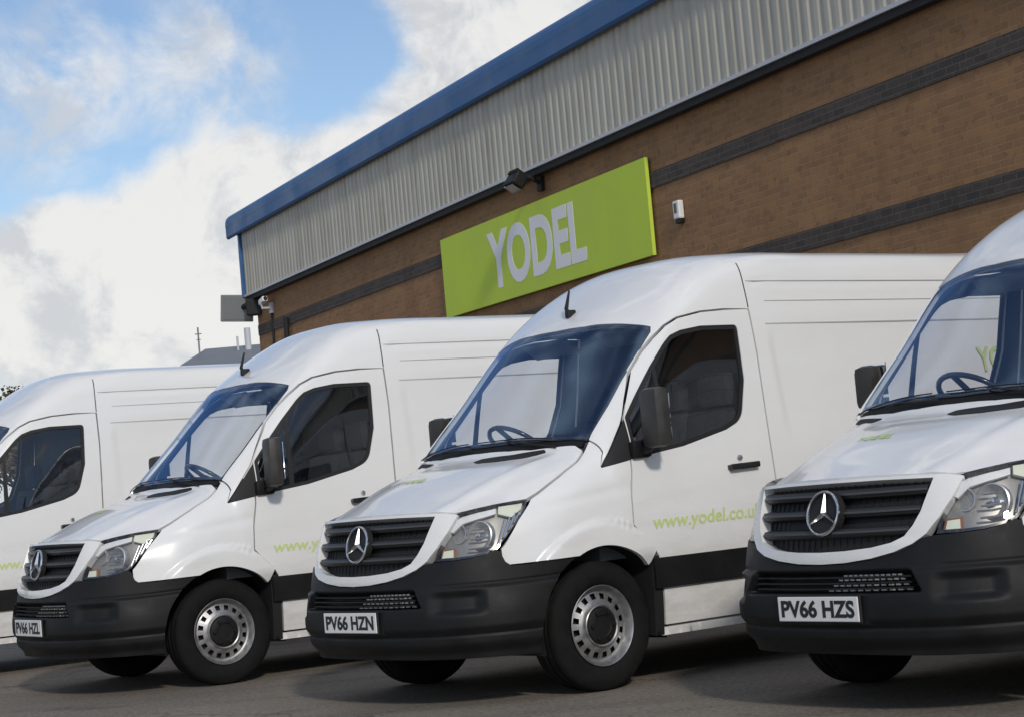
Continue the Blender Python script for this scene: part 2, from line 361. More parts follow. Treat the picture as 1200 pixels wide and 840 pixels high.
# sign: thing with parts
sg = empty('fascia_sign', wp(30.89, 0.0, 3.915), TH); setp(sg, 'large lime green sign board reading YODEL on the brick wall', 'sign')
bm = bmesh.new(); abox(bm, (0, 0.005, 0.627), (7.10, 0.05, 1.255), bev=0.004); bobj('sign_panel', bm, 'sign_green', sg)
bm = text_bm('YODEL', 1.0, 0.0015, offset=0.036)
xs = [v.co.x for v in bm.verts]; ys = [v.co.y for v in bm.verts]
sx = 3.36/(max(xs)-min(xs)); sy = 0.875/(max(ys)-min(ys)); mx_ = (max(xs)+min(xs))/2; my_ = (max(ys)+min(ys))/2
for v in bm.verts: v.co = Vector((-(v.co.x-mx_)*sx - 0.0, 0.0325+v.co.z, 0.632 + (v.co.y-my_)*sy))
bobj('lettering', bm, 'sign_white', sg)
# flood light over the sign
fl = empty('flood_light', wp(30.6, -0.04, 5.40), TH); setp(fl, 'black flood light on a bracket above the green sign', 'light')
bm = bmesh.new(); tube(bm, [(0, 0, 0.0), (0, 0.18, 0.10), (0, 0.36, 0.08)], 0.03); abox(bm, (0, 0.02, 0), (0.14, 0.05, 0.2)); bobj('bracket', bm, 'deep_black', fl)
bm = bmesh.new(); abox(bm, (0, 0.40, 0.04), (0.36, 0.20, 0.20), Matrix.Rotation(R(35), 3, 'X'), bev=0.03)
for k in range(6): abox(bm, (-0.14+k*0.055, 0.38, 0.15), (0.012, 0.15, 0.06), Matrix.Rotation(R(35), 3, 'X'))
bobj('housing', bm, 'black_plastic', fl)
bm = bmesh.new(); abox(bm, (0, 0.46, -0.055), (0.30, 0.15, 0.012), Matrix.Rotation(R(35), 3, 'X')); bobj('lens', bm, 'mirror_glass', fl)
# alarm box
al = empty('alarm_box', wp(26.65, -0.06, 4.21), TH); setp(al, 'small white alarm sounder box on the brick wall right of the green sign', 'alarm')
bm = bmesh.new(); abox(bm, (0, 0.05, 0.17), (0.15, 0.08, 0.23), bev=0.02); bobj('box_cover', bm, 'white_plastic', al)
bm = bmesh.new(); abox(bm, (0.0, 0.093, 0.19), (0.06, 0.010, 0.12), bev=0.003); bobj('badge', bm, 'dash_grey', al)
bm = bmesh.new(); abox(bm, (0.0, 0.04, 0.03), (0.12, 0.07, 0.06), bev=0.012); bobj('strobe_base', bm, 'black_plastic', al)
# CCTV camera near the far corner
cc = empty('security_camera', wp(44.0, -0.06, 5.22), TH); setp(cc, 'pale security camera on a post bracket near the far corner of the brick wall', 'camera')
bm = bmesh.new(); tube(bm, [(0, 0, 0), (0, 0.22, 0.0), (0, 0.24, 0.14)], 0.03); abox(bm, (0, 0.03, 0), (0.16, 0.06, 0.22)); bobj('bracket', bm, 'flash_light', cc)
bm = bmesh.new(); abox(bm, (-0.02, 0.20, 0.15), (0.32, 0.11, 0.11), Matrix.Rotation(R(10), 3, 'Y'), bev=0.02); bobj('camera_body', bm, 'white_plastic', cc)
bm = bmesh.new(); tube(bm, [(-0.18, 0.20, 0.18), (-0.20, 0.20, 0.185)], 0.04, 16); bobj('lens', bm, 'deep_black', cc)
bm = bmesh.new(); tube(bm, [(0.0, 0.03, -0.1), (0.0, 0.03, -1.3)], 0.025); bobj('conduit', bm, 'deep_black', cc)
# wall pack hanging off the corner
wl = empty('corner_flood_light', wp(45.1, -0.1, 5.35), 0); setp(wl, 'grey square flood light sticking out past the far corner of the warehouse', 'light')
P0 = wp(45.1, -0.1, 5.35); PC = Vector((-5.67, 41.5, 5.40)) - P0
bm = bmesh.new(); tube(bm, [(0.2, -0.1, 0.0), tuple(PC*0.5+Vector((0, -.15, .05))), tuple(PC+Vector((0.1, 0.05, 0)))], 0.06); abox(bm, (-0.05, -0.18, 0.0), (0.36, 0.3, 0.34), bev=0.03); bobj('bracket', bm, 'deep_black', wl)
bm = bmesh.new(); abox(bm, PC, (0.68, 0.12, 0.56), Matrix.Rotation(R(5), 3, 'Y'), bev=0.02); bobj('housing', bm, 'roof_grey', wl)
bm = bmesh.new(); abox(bm, PC+Vector((0, -.065, 0)), (0.60, 0.012, 0.48), Matrix.Rotation(R(5), 3, 'Y')); bobj('lens', bm, 'lamp_lens', wl)

# rain pipe down the brick near the corner
dp = bmesh.new(); tube(dp, [(0, 0, 0.0), (0, 0, 4.9)], 0.055, 12)
for z in (0.6, 2.2, 3.8): abox(dp, (0, -0.03, z), (0.16, 0.07, 0.05))
o = bobj('drain_pipe', dp, 'deep_black', None, 40); o.location = wp(42.9, 0.03, 0); o.rotation_euler = (0, 0, TH); setp(o, 'thin black drain pipe down the brick wall by the far corner', 'pipe')

# ---- far warehouse with masts, far tree
fwh = empty('distant_warehouse', (-14.6, 100, 0)); setp(fwh, 'distant low warehouse with a grey sloping roof behind the left vans', 'building')
bm = bmesh.new(); abox(bm, (1.4, 6, 4.25), (7.6, 12, 8.5)); bobj('wall', bm, 'flash_light', fwh)
bm = bmesh.new()
v = [bm.verts.new(p) for p in ((-2.55, -0.4, 8.50), (5.5, -0.4, 8.50), (5.5, 6, 10.0), (-1.75, 6, 10.0), (-2.55, 12.4, 8.50), (5.5, 12.4, 8.50))]
bm.faces.new((v[0], v[1], v[2], v[3])); bm.faces.new((v[3], v[2], v[5], v[4])); bm.faces.new((v[0], v[3], v[4])); bm.faces.new((v[0], v[1], v[5], v[4])); bm.faces.new((v[1], v[2], v[5]))
bobj('roof', bm, 'roof_grey', fwh)
for k, (x, hh, r) in enumerate(((-1.85, 1.45, 0.045), (0.75, 1.2, 0.17), (0.2, 0.8, 0.06))):
    bm = bmesh.new(); tube(bm, [(x, 4.6, 9.0), (x, 4.6, 9.6+hh)], r, 10)
    if k == 0: abox(bm, (x, 4.6, 10.7), (0.35, 0.06, 0.05)); abox(bm, (x, 4.6, 10.4), (0.22, 0.05, 0.05))
    bobj(('mast', 'chimney', 'vent_pipe')[k], bm, 'flash_light' if k else 'roof_grey', fwh)
mat('bark', (0.09, 0.065, 0.045), 0.9, 0, 0, 0.3, 0.3, 3); mat('autumn_leaf', (0.105, 0.080, 0.035), 0.8, 0, 0, 0.3, 0.4, 1.5)
def tree(loc, hgt, cr, label, name='tree', seed=1):
    rnd = random.Random(seed)
    t = empty(name, loc); setp(t, label, 'tree', 'far trees beyond the parked vans')
    bm = bmesh.new(); tube(bm, [(0, 0, 0), (0.1, 0, hgt*0.35), (0.0, 0.1, hgt*0.85)], [0.28, 0.2, 0.06], 8)
    tips = []
    for k in range(14):
        a = rnd.uniform(0, 6.28); z = hgt*rnd.uniform(0.4, 0.75); L = cr*rnd.uniform(0.5, 1.0)
        e = Vector((math.cos(a)*L, math.sin(a)*L, z+L*rnd.uniform(0.3, 0.9))); tips.append(e)
        tube(bm, [(0, 0, z), e*0.5+Vector((0, 0, z*0.5)), e], [0.09, 0.05, 0.02], 6)
    bobj('trunk', bm, 'bark', t, 60)
    bm = bmesh.new(); tips.append(Vector((0, 0, hgt*0.9)))
    for c in tips + [Vector((rnd.uniform(-.5, .5)*cr, rnd.uniform(-.5, .5)*cr, hgt*rnd.uniform(.6, .92))) for _ in range(10)]:
        for k in range(150):
            p = c + Vector((rnd.gauss(0, .42), rnd.gauss(0, .42), rnd.gauss(0, .36)))*cr*0.45
            q = Vector((rnd.uniform(-1, 1), rnd.uniform(-1, 1), rnd.uniform(-1, 1))).normalized(); a = q.orthogonal().normalized()*rnd.uniform(.05, .11); b = q.cross(a)
            bm.faces.new([bm.verts.new(p+x) for x in (a, b, -a, -b)])
    bobj('crown', bm, 'autumn_leaf', t, recalc=False)
tree((-22.9, 92, 0), 8.2, 1.3, 'small brownish tree far off at the left edge above the leftmost van roof', seed=3)
tree((-24.2, 95, 0), 7.6, 1.7, 'bushy far tree cut by the left edge of the picture', seed=9)
# ================================================================== VAN SURFACES
# van coordinates in the tables: (x back from the bumper, y to the van's left, z up); local mesh = (x, -y, z)
LOW = [(.985, .50), (.965, .25)]
ST = [
[(.17,0,1.075),(.215,.40,1.068),(.32,.65,1.047),(.42,.785,1.035),(.41,.815,.97),(.40,.838,.9),(.39,.84,.8)],
[(.45,0,1.18),(.47,.42,1.17),(.56,.69,1.135),(.66,.845,1.095),(.68,.90,1.03),(.69,.932,.95),(.69,.955,.82)],
[(.72,0,1.27),(.74,.43,1.26),(.81,.72,1.225),(.87,.865,1.18),(.88,.92,1.11),(.9,.95,1.02),(.9,.972,.84)],
[(.95,0,1.335),(.98,.44,1.33),(1.06,.78,1.315),(1.11,.87,1.285),(1.12,.922,1.19),(1.13,.95,1.1),(1.13,.978,.86)],
[(1.03,0,1.43),(1.05,.44,1.42),(1.13,.81,1.378),(1.16,.87,1.345),(1.18,.92,1.25),(1.2,.95,1.14),(1.2,.98,.88)],
[(1.32,0,1.735),(1.35,.43,1.72),(1.43,.775,1.672),(1.46,.83,1.635),(1.48,.88,1.52),(1.47,.935,1.27),(1.47,.98,.9)],
[(1.61,0,2.03),(1.64,.42,2.02),(1.73,.755,1.968),(1.77,.80,1.95),(1.79,.83,1.86),(1.78,.915,1.4),(1.78,.98,.92)],
[(1.9,0,2.215),(1.92,.40,2.205),(1.98,.69,2.18),(2.02,.77,2.13),(2.05,.815,2.01),(2.05,.912,1.4),(2.05,.98,.93)],
[(2.25,0,2.395),(2.27,.38,2.385),(2.31,.645,2.34),(2.35,.735,2.28),(2.4,.80,2.10),(2.4,.905,1.45),(2.4,.98,.94)],
[(2.65,0,2.438),(2.65,.36,2.428),(2.65,.625,2.392),(2.65,.722,2.35),(2.65,.805,2.12),(2.65,.908,1.45),(2.65,.98,.95)],
[(3.3,0,2.442),(3.3,.36,2.432),(3.3,.625,2.397),(3.3,.722,2.355),(3.3,.805,2.13),(3.3,.91,1.45),(3.3,.98,.95)],
[(4.5,0,2.442),(4.5,.36,2.432),(4.5,.625,2.397),(4.5,.722,2.355),(4.5,.805,2.13),(4.5,.91,1.45),(4.5,.98,.95)],
[(5.6,0,2.445),(5.6,.36,2.44),(5.6,.60,2.40),(5.6,.70,2.345),(5.6,.80,2.12),(5.6,.905,1.45),(5.6,.975,.95)],
[(5.84,0,2.40),(5.84,.36,2.395),(5.84,.58,2.36),(5.84,.68,2.30),(5.85,.77,2.10),(5.86,.87,1.45),(5.86,.94,.95)]]
for i_, s_ in enumerate(ST):
    x_ = s_[6][0]; w_ = s_[6][1]/.98
    for y_, z_ in LOW: s_.append((x_, (y_*w_ if i_ else y_*.89), z_))
# nose surface: columns across, one row per height
PLAN = {
.22: [(.04,0),(.06,.3),(.105,.52),(.19,.69),(.32,.82),(.47,.90),(.66,.945),(.86,.972)],
.35: [(.01,0),(.03,.3),(.075,.52),(.16,.70),(.29,.83),(.44,.91),(.63,.955),(.85,.982)],
.50: [(0,0),(.02,.3),(.065,.52),(.15,.70),(.28,.83),(.43,.91),(.62,.955),(.85,.985)],
.68: [(.03,0),(.05,.3),(.095,.52),(.18,.69),(.30,.81),(.44,.885),(.63,.945),(.86,.98)],
.85: [(.065,0),(.088,.3),(.14,.52),(.22,.68),(.335,.79),(.46,.868),(.65,.94),(.87,.975)],
1.0: [(.125,0),(.148,.3),(.197,.52),(.28,.66),(.39,.765),(.52,.835),(.68,.905),(.88,.955)],
1.1: [(.165,0),(.19,.3),(.24,.52),(.32,.65),(.43,.74),(.55,.805),(.70,.865),(.88,.92)]}
def crm(p0, p1, p2, p3, t):
    def d(a, b): return max((a-b).length**.5, 1e-4)
    t1 = d(p0, p1); t2 = t1+d(p1, p2); t3 = t2+d(p2, p3); tt = t1+(t2-t1)*t
    A1 = p0*((t1-tt)/t1)+p1*(tt/t1); A2 = p1*((t2-tt)/(t2-t1))+p2*((tt-t1)/(t2-t1)); A3 = p2*((t3-tt)/(t3-t2))+p3*((tt-t2)/(t3-t2))
    B1 = A1*((t2-tt)/t2)+A2*(tt/t2); B2 = A2*((t3-tt)/(t3-t1))+A3*((tt-t1)/(t3-t1))
    return B1*((t2-tt)/(t2-t1))+B2*((tt-t1)/(t2-t1))
def curve(pts, n, mir=False):
    P = [Vector(p) for p in pts]
    a = Vector((P[1][0], -P[1][1], P[1][2])) if mir else P[0]*2-P[1]
    P = [a]+P+[P[-1]*2-P[-2]]; o_ = []
    for i in range(1, len(P)-2):
        for k in range(n): o_.append(crm(P[i-1], P[i], P[i+1], P[i+2], k/n))
    return o_+[P[-2].copy()]
class Surf:
    def __init__(s, rows, nu, nv, closed_nose=False):
        a = [curve(r, nv, True) for r in rows]
        c = [curve([a[i][j] for i in range(len(a))], nu) for j in range(len(a[0]))]
        s.nu = len(c[0]); s.half = len(c)-1; s.ku = nu; s.kv = nv
        s.g = [[(Vector((c[j][i][0], -c[j][i][1], c[j][i][2])) if sg < 0 else c[j][i]) for sg, j in [(-1, j) for j in range(s.half, 0, -1)]+[(1, j) for j in range(s.half+1)]] for i in range(s.nu)]
        s.nv = 2*s.half+1
        V = [p for r in s.g for p in r]; F = []
        for i in range(s.nu-1):
            for j in range(s.nv-1): F.append((i*s.nv+j, i*s.nv+j+1, (i+1)*s.nv+j+1, (i+1)*s.nv+j))
        s.bvh = BVHTree.FromPolygons(V, F)
        s.N = [[None]*s.nv for _ in range(s.nu)]
        for i in range(s.nu):
            for j in range(s.nv):
                du = s.g[min(i+1, s.nu-1)][j]-s.g[max(i-1, 0)][j]; dv = s.g[i][min(j+1, s.nv-1)]-s.g[i][max(j-1, 0)]
                s.N[i][j] = du.cross(dv).normalized()
        mid = s.g[s.nu//2][s.half]
        # orient outward
        q = s.N[s.nu//2][s.half]; ref = Vector((0, 0, 1)) if not closed_nose else Vector((-1, 0, 0))
        if q.dot(ref) < 0:
            for r in s.N:
                for k in range(len(r)): r[k] = -r[k]
    def lerp(s, G, u, v):
        u = min(max(u, 0), s.nu-1.0001); v = min(max(v+s.half, 0), s.nv-1.0001)
        i, j = int(u), int(v); a, b = u-i, v-j
        return (G[i][j]*(1-a)+G[i+1][j]*a)*(1-b)+(G[i][j+1]*(1-a)+G[i+1][j+1]*a)*b
    def P(s, u, v): return s.lerp(s.g, u, v)
    def Nn(s, u, v): return s.lerp(s.N, u, v).normalized()
    def hit(s, o_, d):
        r = s.bvh.ray_cast(Vector(o_), Vector(d))
        if r[0] is None: return None
        f = r[2]; i, j = divmod(f, s.nv-1); p = r[0]
        u, v = i+.5, j+.5-s.half
        for _ in range(8):
            e = .01; q = s.P(u, v); a = (s.P(u+e, v)-s.P(u-e, v))/(2*e); b = (s.P(u, v+e)-s.P(u, v-e))/(2*e); r_ = p-q
            aa, ab, bb = a.dot(a), a.dot(b), b.dot(b); det = aa*bb-ab*ab
            if abs(det) < 1e-14: break
            u = min(max(u+(r_.dot(a)*bb-r_.dot(b)*ab)/det, i-.2), i+1.2); v = min(max(v+(r_.dot(b)*aa-r_.dot(a)*ab)/det, j-s.half-.2), j-s.half+1.2)
        return (u, v)
SM = Surf(ST, 8, 6)
zs = sorted(PLAN)
SW = Surf([[(x, y, z) for x, y in PLAN[z]] for z in zs], 6, 8, True)
def wuv(t, z):       # nose surface: column number and height -> uv
    lo, hi = 0.0, SW.nu-1.0
    for _ in range(30):
        md = (lo+hi)/2
        if SW.P(md, 0).z < z: lo = md
        else: hi = md
    return ((lo+hi)/2, t*SW.kv)
def wyz(y, z):       # nose surface by straight-on view
    r = SW.hit((-2, y, z), (1, 0, 0)); return r
def side(x, z): return SM.hit((x, 3, z), (0, -1, 0))
def top(x, y): return SM.hit((x, y, 4), (0, 0, -1))
def densify(pts, fn, step=.02, closed=True):
    # pts: list of 2-tuples or ('uv',u,v) literals; maps straight segments between consecutive points of the same projection
    o_ = []; n = len(pts)
    for i in range(n if closed else n-1):
        a, b = pts[i], pts[(i+1) % n]
        fa = a[2] if len(a) > 2 else fn; fb = b[2] if len(b) > 2 else fn
        if fa is fb or (len(b) > 2 and a[2:] == b[2:]):
            L = math.hypot(b[0]-a[0], b[1]-a[1]); k = max(1, int(L/step))
            for q in range(k):
                r = fa(a[0]+(b[0]-a[0])*q/k, a[1]+(b[1]-a[1])*q/k)
                if r: o_.append(r)
        else:
            ra = fa(a[0], a[1]); rb = fb(b[0], b[1])
            if ra is None or rb is None: continue
            d = (SM.P(*ra)-SM.P(*rb)).length; k = max(1, int(d/step))
            for q in range(k): o_.append((ra[0]+(rb[0]-ra[0])*q/k, ra[1]+(rb[1]-ra[1])*q/k))
    if not closed:
        o_.append(fn(*pts[-1][:2]))
    return o_
def rounded(pts, rad, n=5):
    o_ = []; N_ = len(pts)
    for i in range(N_):
        p = Vector(pts[i][:2]); a = Vector(pts[i-1][:2])-p; b = Vector(pts[(i+1) % N_][:2])-p
        r = rad[i] if isinstance(rad, (list, tuple)) else rad
        if r <= 0: o_.append(tuple(p)); continue
        r = min(r, a.length*.45, b.length*.45); A = p+a.normalized()*r; B = p+b.normalized()*r
        for k in range(n+1):
            t = k/n; q = A*(1-t)**2+p*2*t*(1-t)+B*t*t; o_.append((q.x, q.y))
    return o_
def inpoly(p, poly):
    x, y = p; c = False; n = len(poly); j = n-1
    for i in range(n):
        xi, yi = poly[i]; xj, yj = poly[j]
        if (yi > y) != (yj > y) and x < (xj-xi)*(y-yi)/(yj-yi)+xi: c = not c
        j = i
    return c
def dist2(p, poly):
    b = 1e9; x, y = p
    for i in range(len(poly)):
        ax, ay = poly[i-1]; bx, by = poly[i]; dx, dy = bx-ax, by-ay; L = dx*dx+dy*dy
        t = 0 if L == 0 else max(0, min(1, ((x-ax)*dx+(y-ay)*dy)/L)); e = (ax+t*dx-x)**2+(ay+t*dy-y)**2
        if e < b: b = e
    return b
def panel(name, S, poly, holes, mats, parent, off=0.0, thk=0.012, mirror=False, dens=1.0, disp=None, inner=1, rawgrid=False):
    if mirror: poly = [(u, -v) for u, v in poly]; holes = [[(u, -v) for u, v in h_] for h_ in holes]
    us = [p[0] for p in poly]; vs_ = [p[1] for p in poly]
    pts = []; edges = []
    for L in [poly]+holes:
        b = len(pts); pts += L; edges += [(b+i, b+(i+1) % len(L)) for i in range(len(L))]
    st = 1.0/dens; u = math.floor(min(us)); 
    while u <= max(us):
        v = math.floor(min(vs_))
        while v <= max(vs_):
            if inpoly((u, v), poly) and not any(inpoly((u, v), h_) for h_ in holes) and dist2((u, v), poly) > .06/dens**2 and all(dist2((u, v), h_) > .06/dens**2 for h_ in holes): pts.append((u, v))
            v += st
        u += st
    r = delaunay_2d_cdt([Vector(p) for p in pts], edges, [], 0, 1e-4)
    V2, F2 = r[0], r[2]; F2 = [f for f in F2 if (lambda c: inpoly(c, poly) and not any(inpoly(c, h_) for h_ in holes))((sum(V2[k][0] for k in f)/3, sum(V2[k][1] for k in f)/3))]
    bm = bmesh.new(); O = {}; I = {}
    for f in F2:
        for k in f:
            if k in O: continue
            p = S.P(*V2[k]); n = S.Nn(*V2[k]); d = off+(disp(p, *V2[k]) if disp else 0)
            q = p+n*d; q2 = p+n*(d-thk)
            O[k] = bm.verts.new((q.x, -q.y, q.z)); I[k] = bm.verts.new((q2.x, -q2.y, q2.z)) if thk else None
    cnt = {}
    for f in F2:
        try: bm.faces.new([O[k] for k in f]).smooth = True
        except ValueError: continue
        if thk:
            nf = bm.faces.new([I[k] for k in reversed(f)]); nf.smooth = True; nf.material_index = inner if isinstance(mats, (list, tuple)) and len(mats) > inner else 0
        for i in range(3):
            e = (f[i], f[(i+1) % 3]); key = tuple(sorted(e)); cnt[key] = (cnt.get(key, (0, e))[0]+1, e)
    if thk:
        for key, (c, e) in cnt.items():
            if c == 1:
                try: bm.faces.new((O[e[1]], O[e[0]], I[e[0]], I[e[1]]))
                except ValueError: pass
                for A in (O, I):
                    ed = bm.edges.get((A[e[0]], A[e[1]]))
                    if ed: ed.smooth = False
        bmesh.ops.recalc_face_normals(bm, faces=bm.faces)
    me = bpy.data.meshes.new(name); bm.to_mesh(me); bm.free()
    return link(name, me, mats, parent)
def offset_poly(poly, d):      # inward for positive d on a metric 2-D outline
    n = len(poly); ar = sum(poly[i-1][0]*poly[i][1]-poly[i][0]*poly[i-1][1] for i in range(n)); s = 1 if ar > 0 else -1; o_ = []
    for i in range(n):
        p = Vector(poly[i][:2]); a = (p-Vector(poly[i-1][:2])).normalized(); b = (Vector(poly[(i+1) % n][:2])-p).normalized()
        na = Vector((-a.y, a.x))*s; nb = Vector((-b.y, b.x))*s; q = na+nb
        q = q/max(q.length_squared/2, .35) if q.length > 1e-6 else na
        o_.append((p.x+q.x*d, p.y+q.y*d))
    return o_
WR, WZ, WX0, WX1, ARC = .355, .35, 1.005, 4.67, .44
G = .004   # half panel gap
def arc(cx_, cz, r, a0, a1, n): return [(cx_+r*math.cos(a0+(a1-a0)*k/n), cz+r*math.sin(a0+(a1-a0)*k/n)) for k in range(n+1)]

def make_van():
    van = empty('delivery_van')
    WH = ['white_paint', 'cab_dark']
    # ---- bonnet
    half = [(.172, 0), (.180, .15), (.198, .30), (.222, .42), (.262, .53), (.30, .60), (.36, .665), (.45, .735), (.54, .79), (.625, .832), (.70, .840), (.85, .842), (1.00, .828), (1.075, .802)]
    back = [(1.075, .74), (1.035, .60), (1.000, .44), (.983, .25), (.978, 0)]
    half = [(x+(.004 if i < 9 else 0), y-(0.004 if i > 2 else 0)) for i, (x, y) in enumerate(half)]
    ol = half+back; full = ol+[(x, -y) for x, y in ol[::-1][1:-1]]
    def bump_bonnet(p, u, v):
        y = abs(p.y); x = p.x   # two soft ridges running back from the grille corners
        return .010*math.exp(-((y-(.50+.18*(x-.2)))/.05)**2)*min(1, max(0, (x-.16)/.1))*min(1, max(0, (1.05-x)/.15))
    bon = panel('bonnet', SM, densify(full, top), [], WH, van, 0, .03, disp=bump_bonnet, dens=2)
    # ---- bonnet rear vents
    vpl = [(.895, .02), (.930, .05), (.958, .30), (1.015, .545), (1.000, .57), (.925, .44), (.872, .26), (.862, .10)]
    vpr = [(.985, -.50), (1.022, -.62), (1.064, -.745), (1.050, -.765), (1.000, -.68), (.968, -.56)]
    for vp in (vpl, vpr): panel('bonnet_vent', SM, densify(rounded(vp, .012, 3), top), [], 'deep_black', van, .004, .006)
    # ---- windscreen + cowl
    scr = [(1.008, 0), (1.015, .25), (1.035, .44), (1.072, .62), (1.120, .79), (1.155, .795), (1.30, .785), (1.43, .765), (1.60, .758), (1.700, .751), (1.722, .733), (1.690, .61), (1.655, .44), (1.627, .25), (1.618, 0)]
    scr_f = scr+[(x, -y) for x, y in scr[::-1][1:-1]]
    P_scr = densify(scr_f, top)
    panel('windscreen', SM, P_scr, [], 'screen_glass', van, -.004, 0)
    ring_o = densify(offset_poly(scr_f, -.004), top); ring_i = densify(offset_poly(scr_f, .013), top)
    panel('windscreen_seal', SM, ring_o, [ring_i], 'gloss_black', van, -.006, .004)
    cw = [(.984, 0), (.989, .25), (1.006, .44), (1.041, .60), (1.078, .74), (1.088, .775), (1.108, .775), (1.070, .62), (1.033, .44), (1.013, .25), (1.006, 0)]
    panel('wiper_cowl', SM, densify(cw+[(x, -y) for x, y in cw[::-1][1:-1]], top), [], 'black_plastic', van, -.012, .02)
    # ---- side outlines (x, z)
    tri_top = [(1.111, 1.215), (1.20, 1.318), (1.30, 1.428), (1.437, 1.572), (1.60, 1.742), (1.742, 1.876)]
    win = [(1.10, 1.210), (1.315, 1.243), (1.714, 1.281), (2.078, 1.346), (2.215, 1.395), (2.300, 1.62), (2.330, 1.945), (2.036, 1.953), (1.879, 1.937), (1.795, 1.912), (1.742, 1.876), (1.60, 1.742), (1.437, 1.572), (1.30, 1.428), (1.20, 1.318)]
    gapx = [(2.452, 2.039), (2.446, 1.766), (2.426, 1.483), (2.398, 1.158), (2.385, .9), (2.385, .31)]
    doortop = [(1.335, 1.475), (1.385, 1.560), (1.499, 1.735), (1.60, 1.835), (1.688, 1.906), (1.785, 1.972), (1.882, 2.012), (2.066, 2.038), (2.262, 2.043)]
    doorfront = [(1.42, .31), (1.42, .60), (1.40, .70), (1.372, .752), (1.30, .82), (1.246, .88), (1.262, 1.04), (1.300, 1.191), (1.312, 1.30)]
    door = doorfront+doortop+gapx
    a0 = math.asin((.752-WZ)/ARC); arch = arc(WX0, WZ, ARC, math.pi-a0, R(44), 22)   # front to rear over the wheel
    # ---- front wings (side + upper face in one panel)
    for m_ in (False, True):
        S2 = side; T2 = top
        wing = [(.415, .760, S2)]+[(x, z, S2) for x, z in arch]+[(1.338, .672, S2), (1.372, .745, S2), (1.30, .812, S2), (1.240, .875, S2), (1.256, 1.04, S2), (1.293, 1.191, S2), (1.298, 1.236, S2), (1.111, 1.212, S2), (1.105, 1.218, S2), (1.143, 1.296, S2),
                (1.119, .812, T2), (1.085, .812, T2), (1.00, .838, T2), (.85, .852, T2), (.70, .850, T2), (.645, .846, T2), (.60, 1.045, S2), (.535, .985, S2), (.475, .915, S2), (.435, .865, S2), (.415, .845, S2)]
        def wd(p, u, v):
            r = math.hypot(p.x-WX0, p.z-WZ); a = math.atan2(p.z-WZ, p.x-WX0)
            k = .026*max(0, min(1, (.585-r)/.03)); k = k*k*(3*.026-2*k)/.026**2 if k < .026 else .026
            return k*max(0, min(1, (p.z-.66)/.06)) - .006*math.exp(-((p.z-(1.02+.10*(p.x-.5)))/.03)**2)*min(1, max(0, (p.x-.55)/.2))
        panel('front_wing', SM, densify(wing, side), [], WH, van, 0, .03, mirror=m_, disp=wd, dens=2)
    # ---- body shell: roof, pillars, load-bay sides
    S2, T2 = side, top
    L = [(1.124, .806, T2), (1.150, 1.30, S2), (1.109, 1.222, S2), (1.20, 1.326, S2), (1.30, 1.44, S2)]
    L += [(x-.006, z+.007, S2) for x, z in doortop] + [(x+.008, z, S2) for x, z in gapx]
    L += [(4.10, .31, S2)] + [(x, z, S2) for x, z in arc(WX1, WZ, ARC, math.pi-.1, .1, 20)] + [(5.84, .40, S2)]
    Lp = densify(L, side, closed=False)
    umax = SM.nu-1.001
    Lp += [(umax, Lp[-1][1])]
    top_edge = densify([(1.622, 0), (1.631, .25), (1.659, .44), (1.694, .61), (1.727, .736), (1.703, .757), (1.60, .763), (1.43, .770), (1.30, .790), (1.155, .80), (1.124, .806)], top, closed=False)
    # left half boundary from the screen centre: top edge -> pillar -> side -> rear -> roof centre
    halfp = top_edge[:-1]+Lp+[(umax, Lp[-1][1]*k/12) for k in range(11, -1, -1)]
    halfp[0] = (halfp[0][0], 0.0); halfp[-1] = (umax, 0.0)
    fullp = halfp+[(u, -v) for u, v in halfp[::-1][1:-1]]
    def groove(p, u, v):
        if p.x < 2.50: return 0
        e = min(1, (p.x-2.50)/.04); d = 0
        d -= .010*math.exp(-((p.z-1.935)/.009)**2)
        d -= .006*math.exp(-((p.z-2.205)/.012)**2); d -= .004*math.exp(-((p.z-2.09)/.02)**2)
        d -= .008*max(0, min(1, (1.90-p.z)/.03))*max(0, min(1, (p.z-1.22)/.2))*max(0, min(1, (p.x-2.56)/.05))
        return d*e
    panel('body_shell', SM, fullp, [], WH, van, 0, .035, disp=groove, dens=2)
    for m_ in (False, True):
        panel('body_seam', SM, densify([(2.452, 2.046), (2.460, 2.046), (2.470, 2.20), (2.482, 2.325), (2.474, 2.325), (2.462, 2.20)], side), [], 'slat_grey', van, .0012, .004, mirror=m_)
        for x0_, z0_, w_, mt_ in ((2.565, 1.942, .009, 'groove_shade_grey'), (2.49, 2.208, .006, 'groove_shade_grey'), (2.60, 2.085, .004, 'groove_shade_grey')):
            panel('groove_shade_line', SM, densify([(x0_, z0_), (5.70, z0_-.01), (5.70, z0_-.01+w_*.8), (x0_, z0_+w_*.8)], side), [], mt_, van, .0012, .004, mirror=m_)  # grey strips paint the shade line of each load-bay groove
    # ---- doors
    winr = rounded(win, [.01, 0, 0, 0, .07, 0, .035, 0, 0, 0, .05, 0, 0, 0, 0], 6)
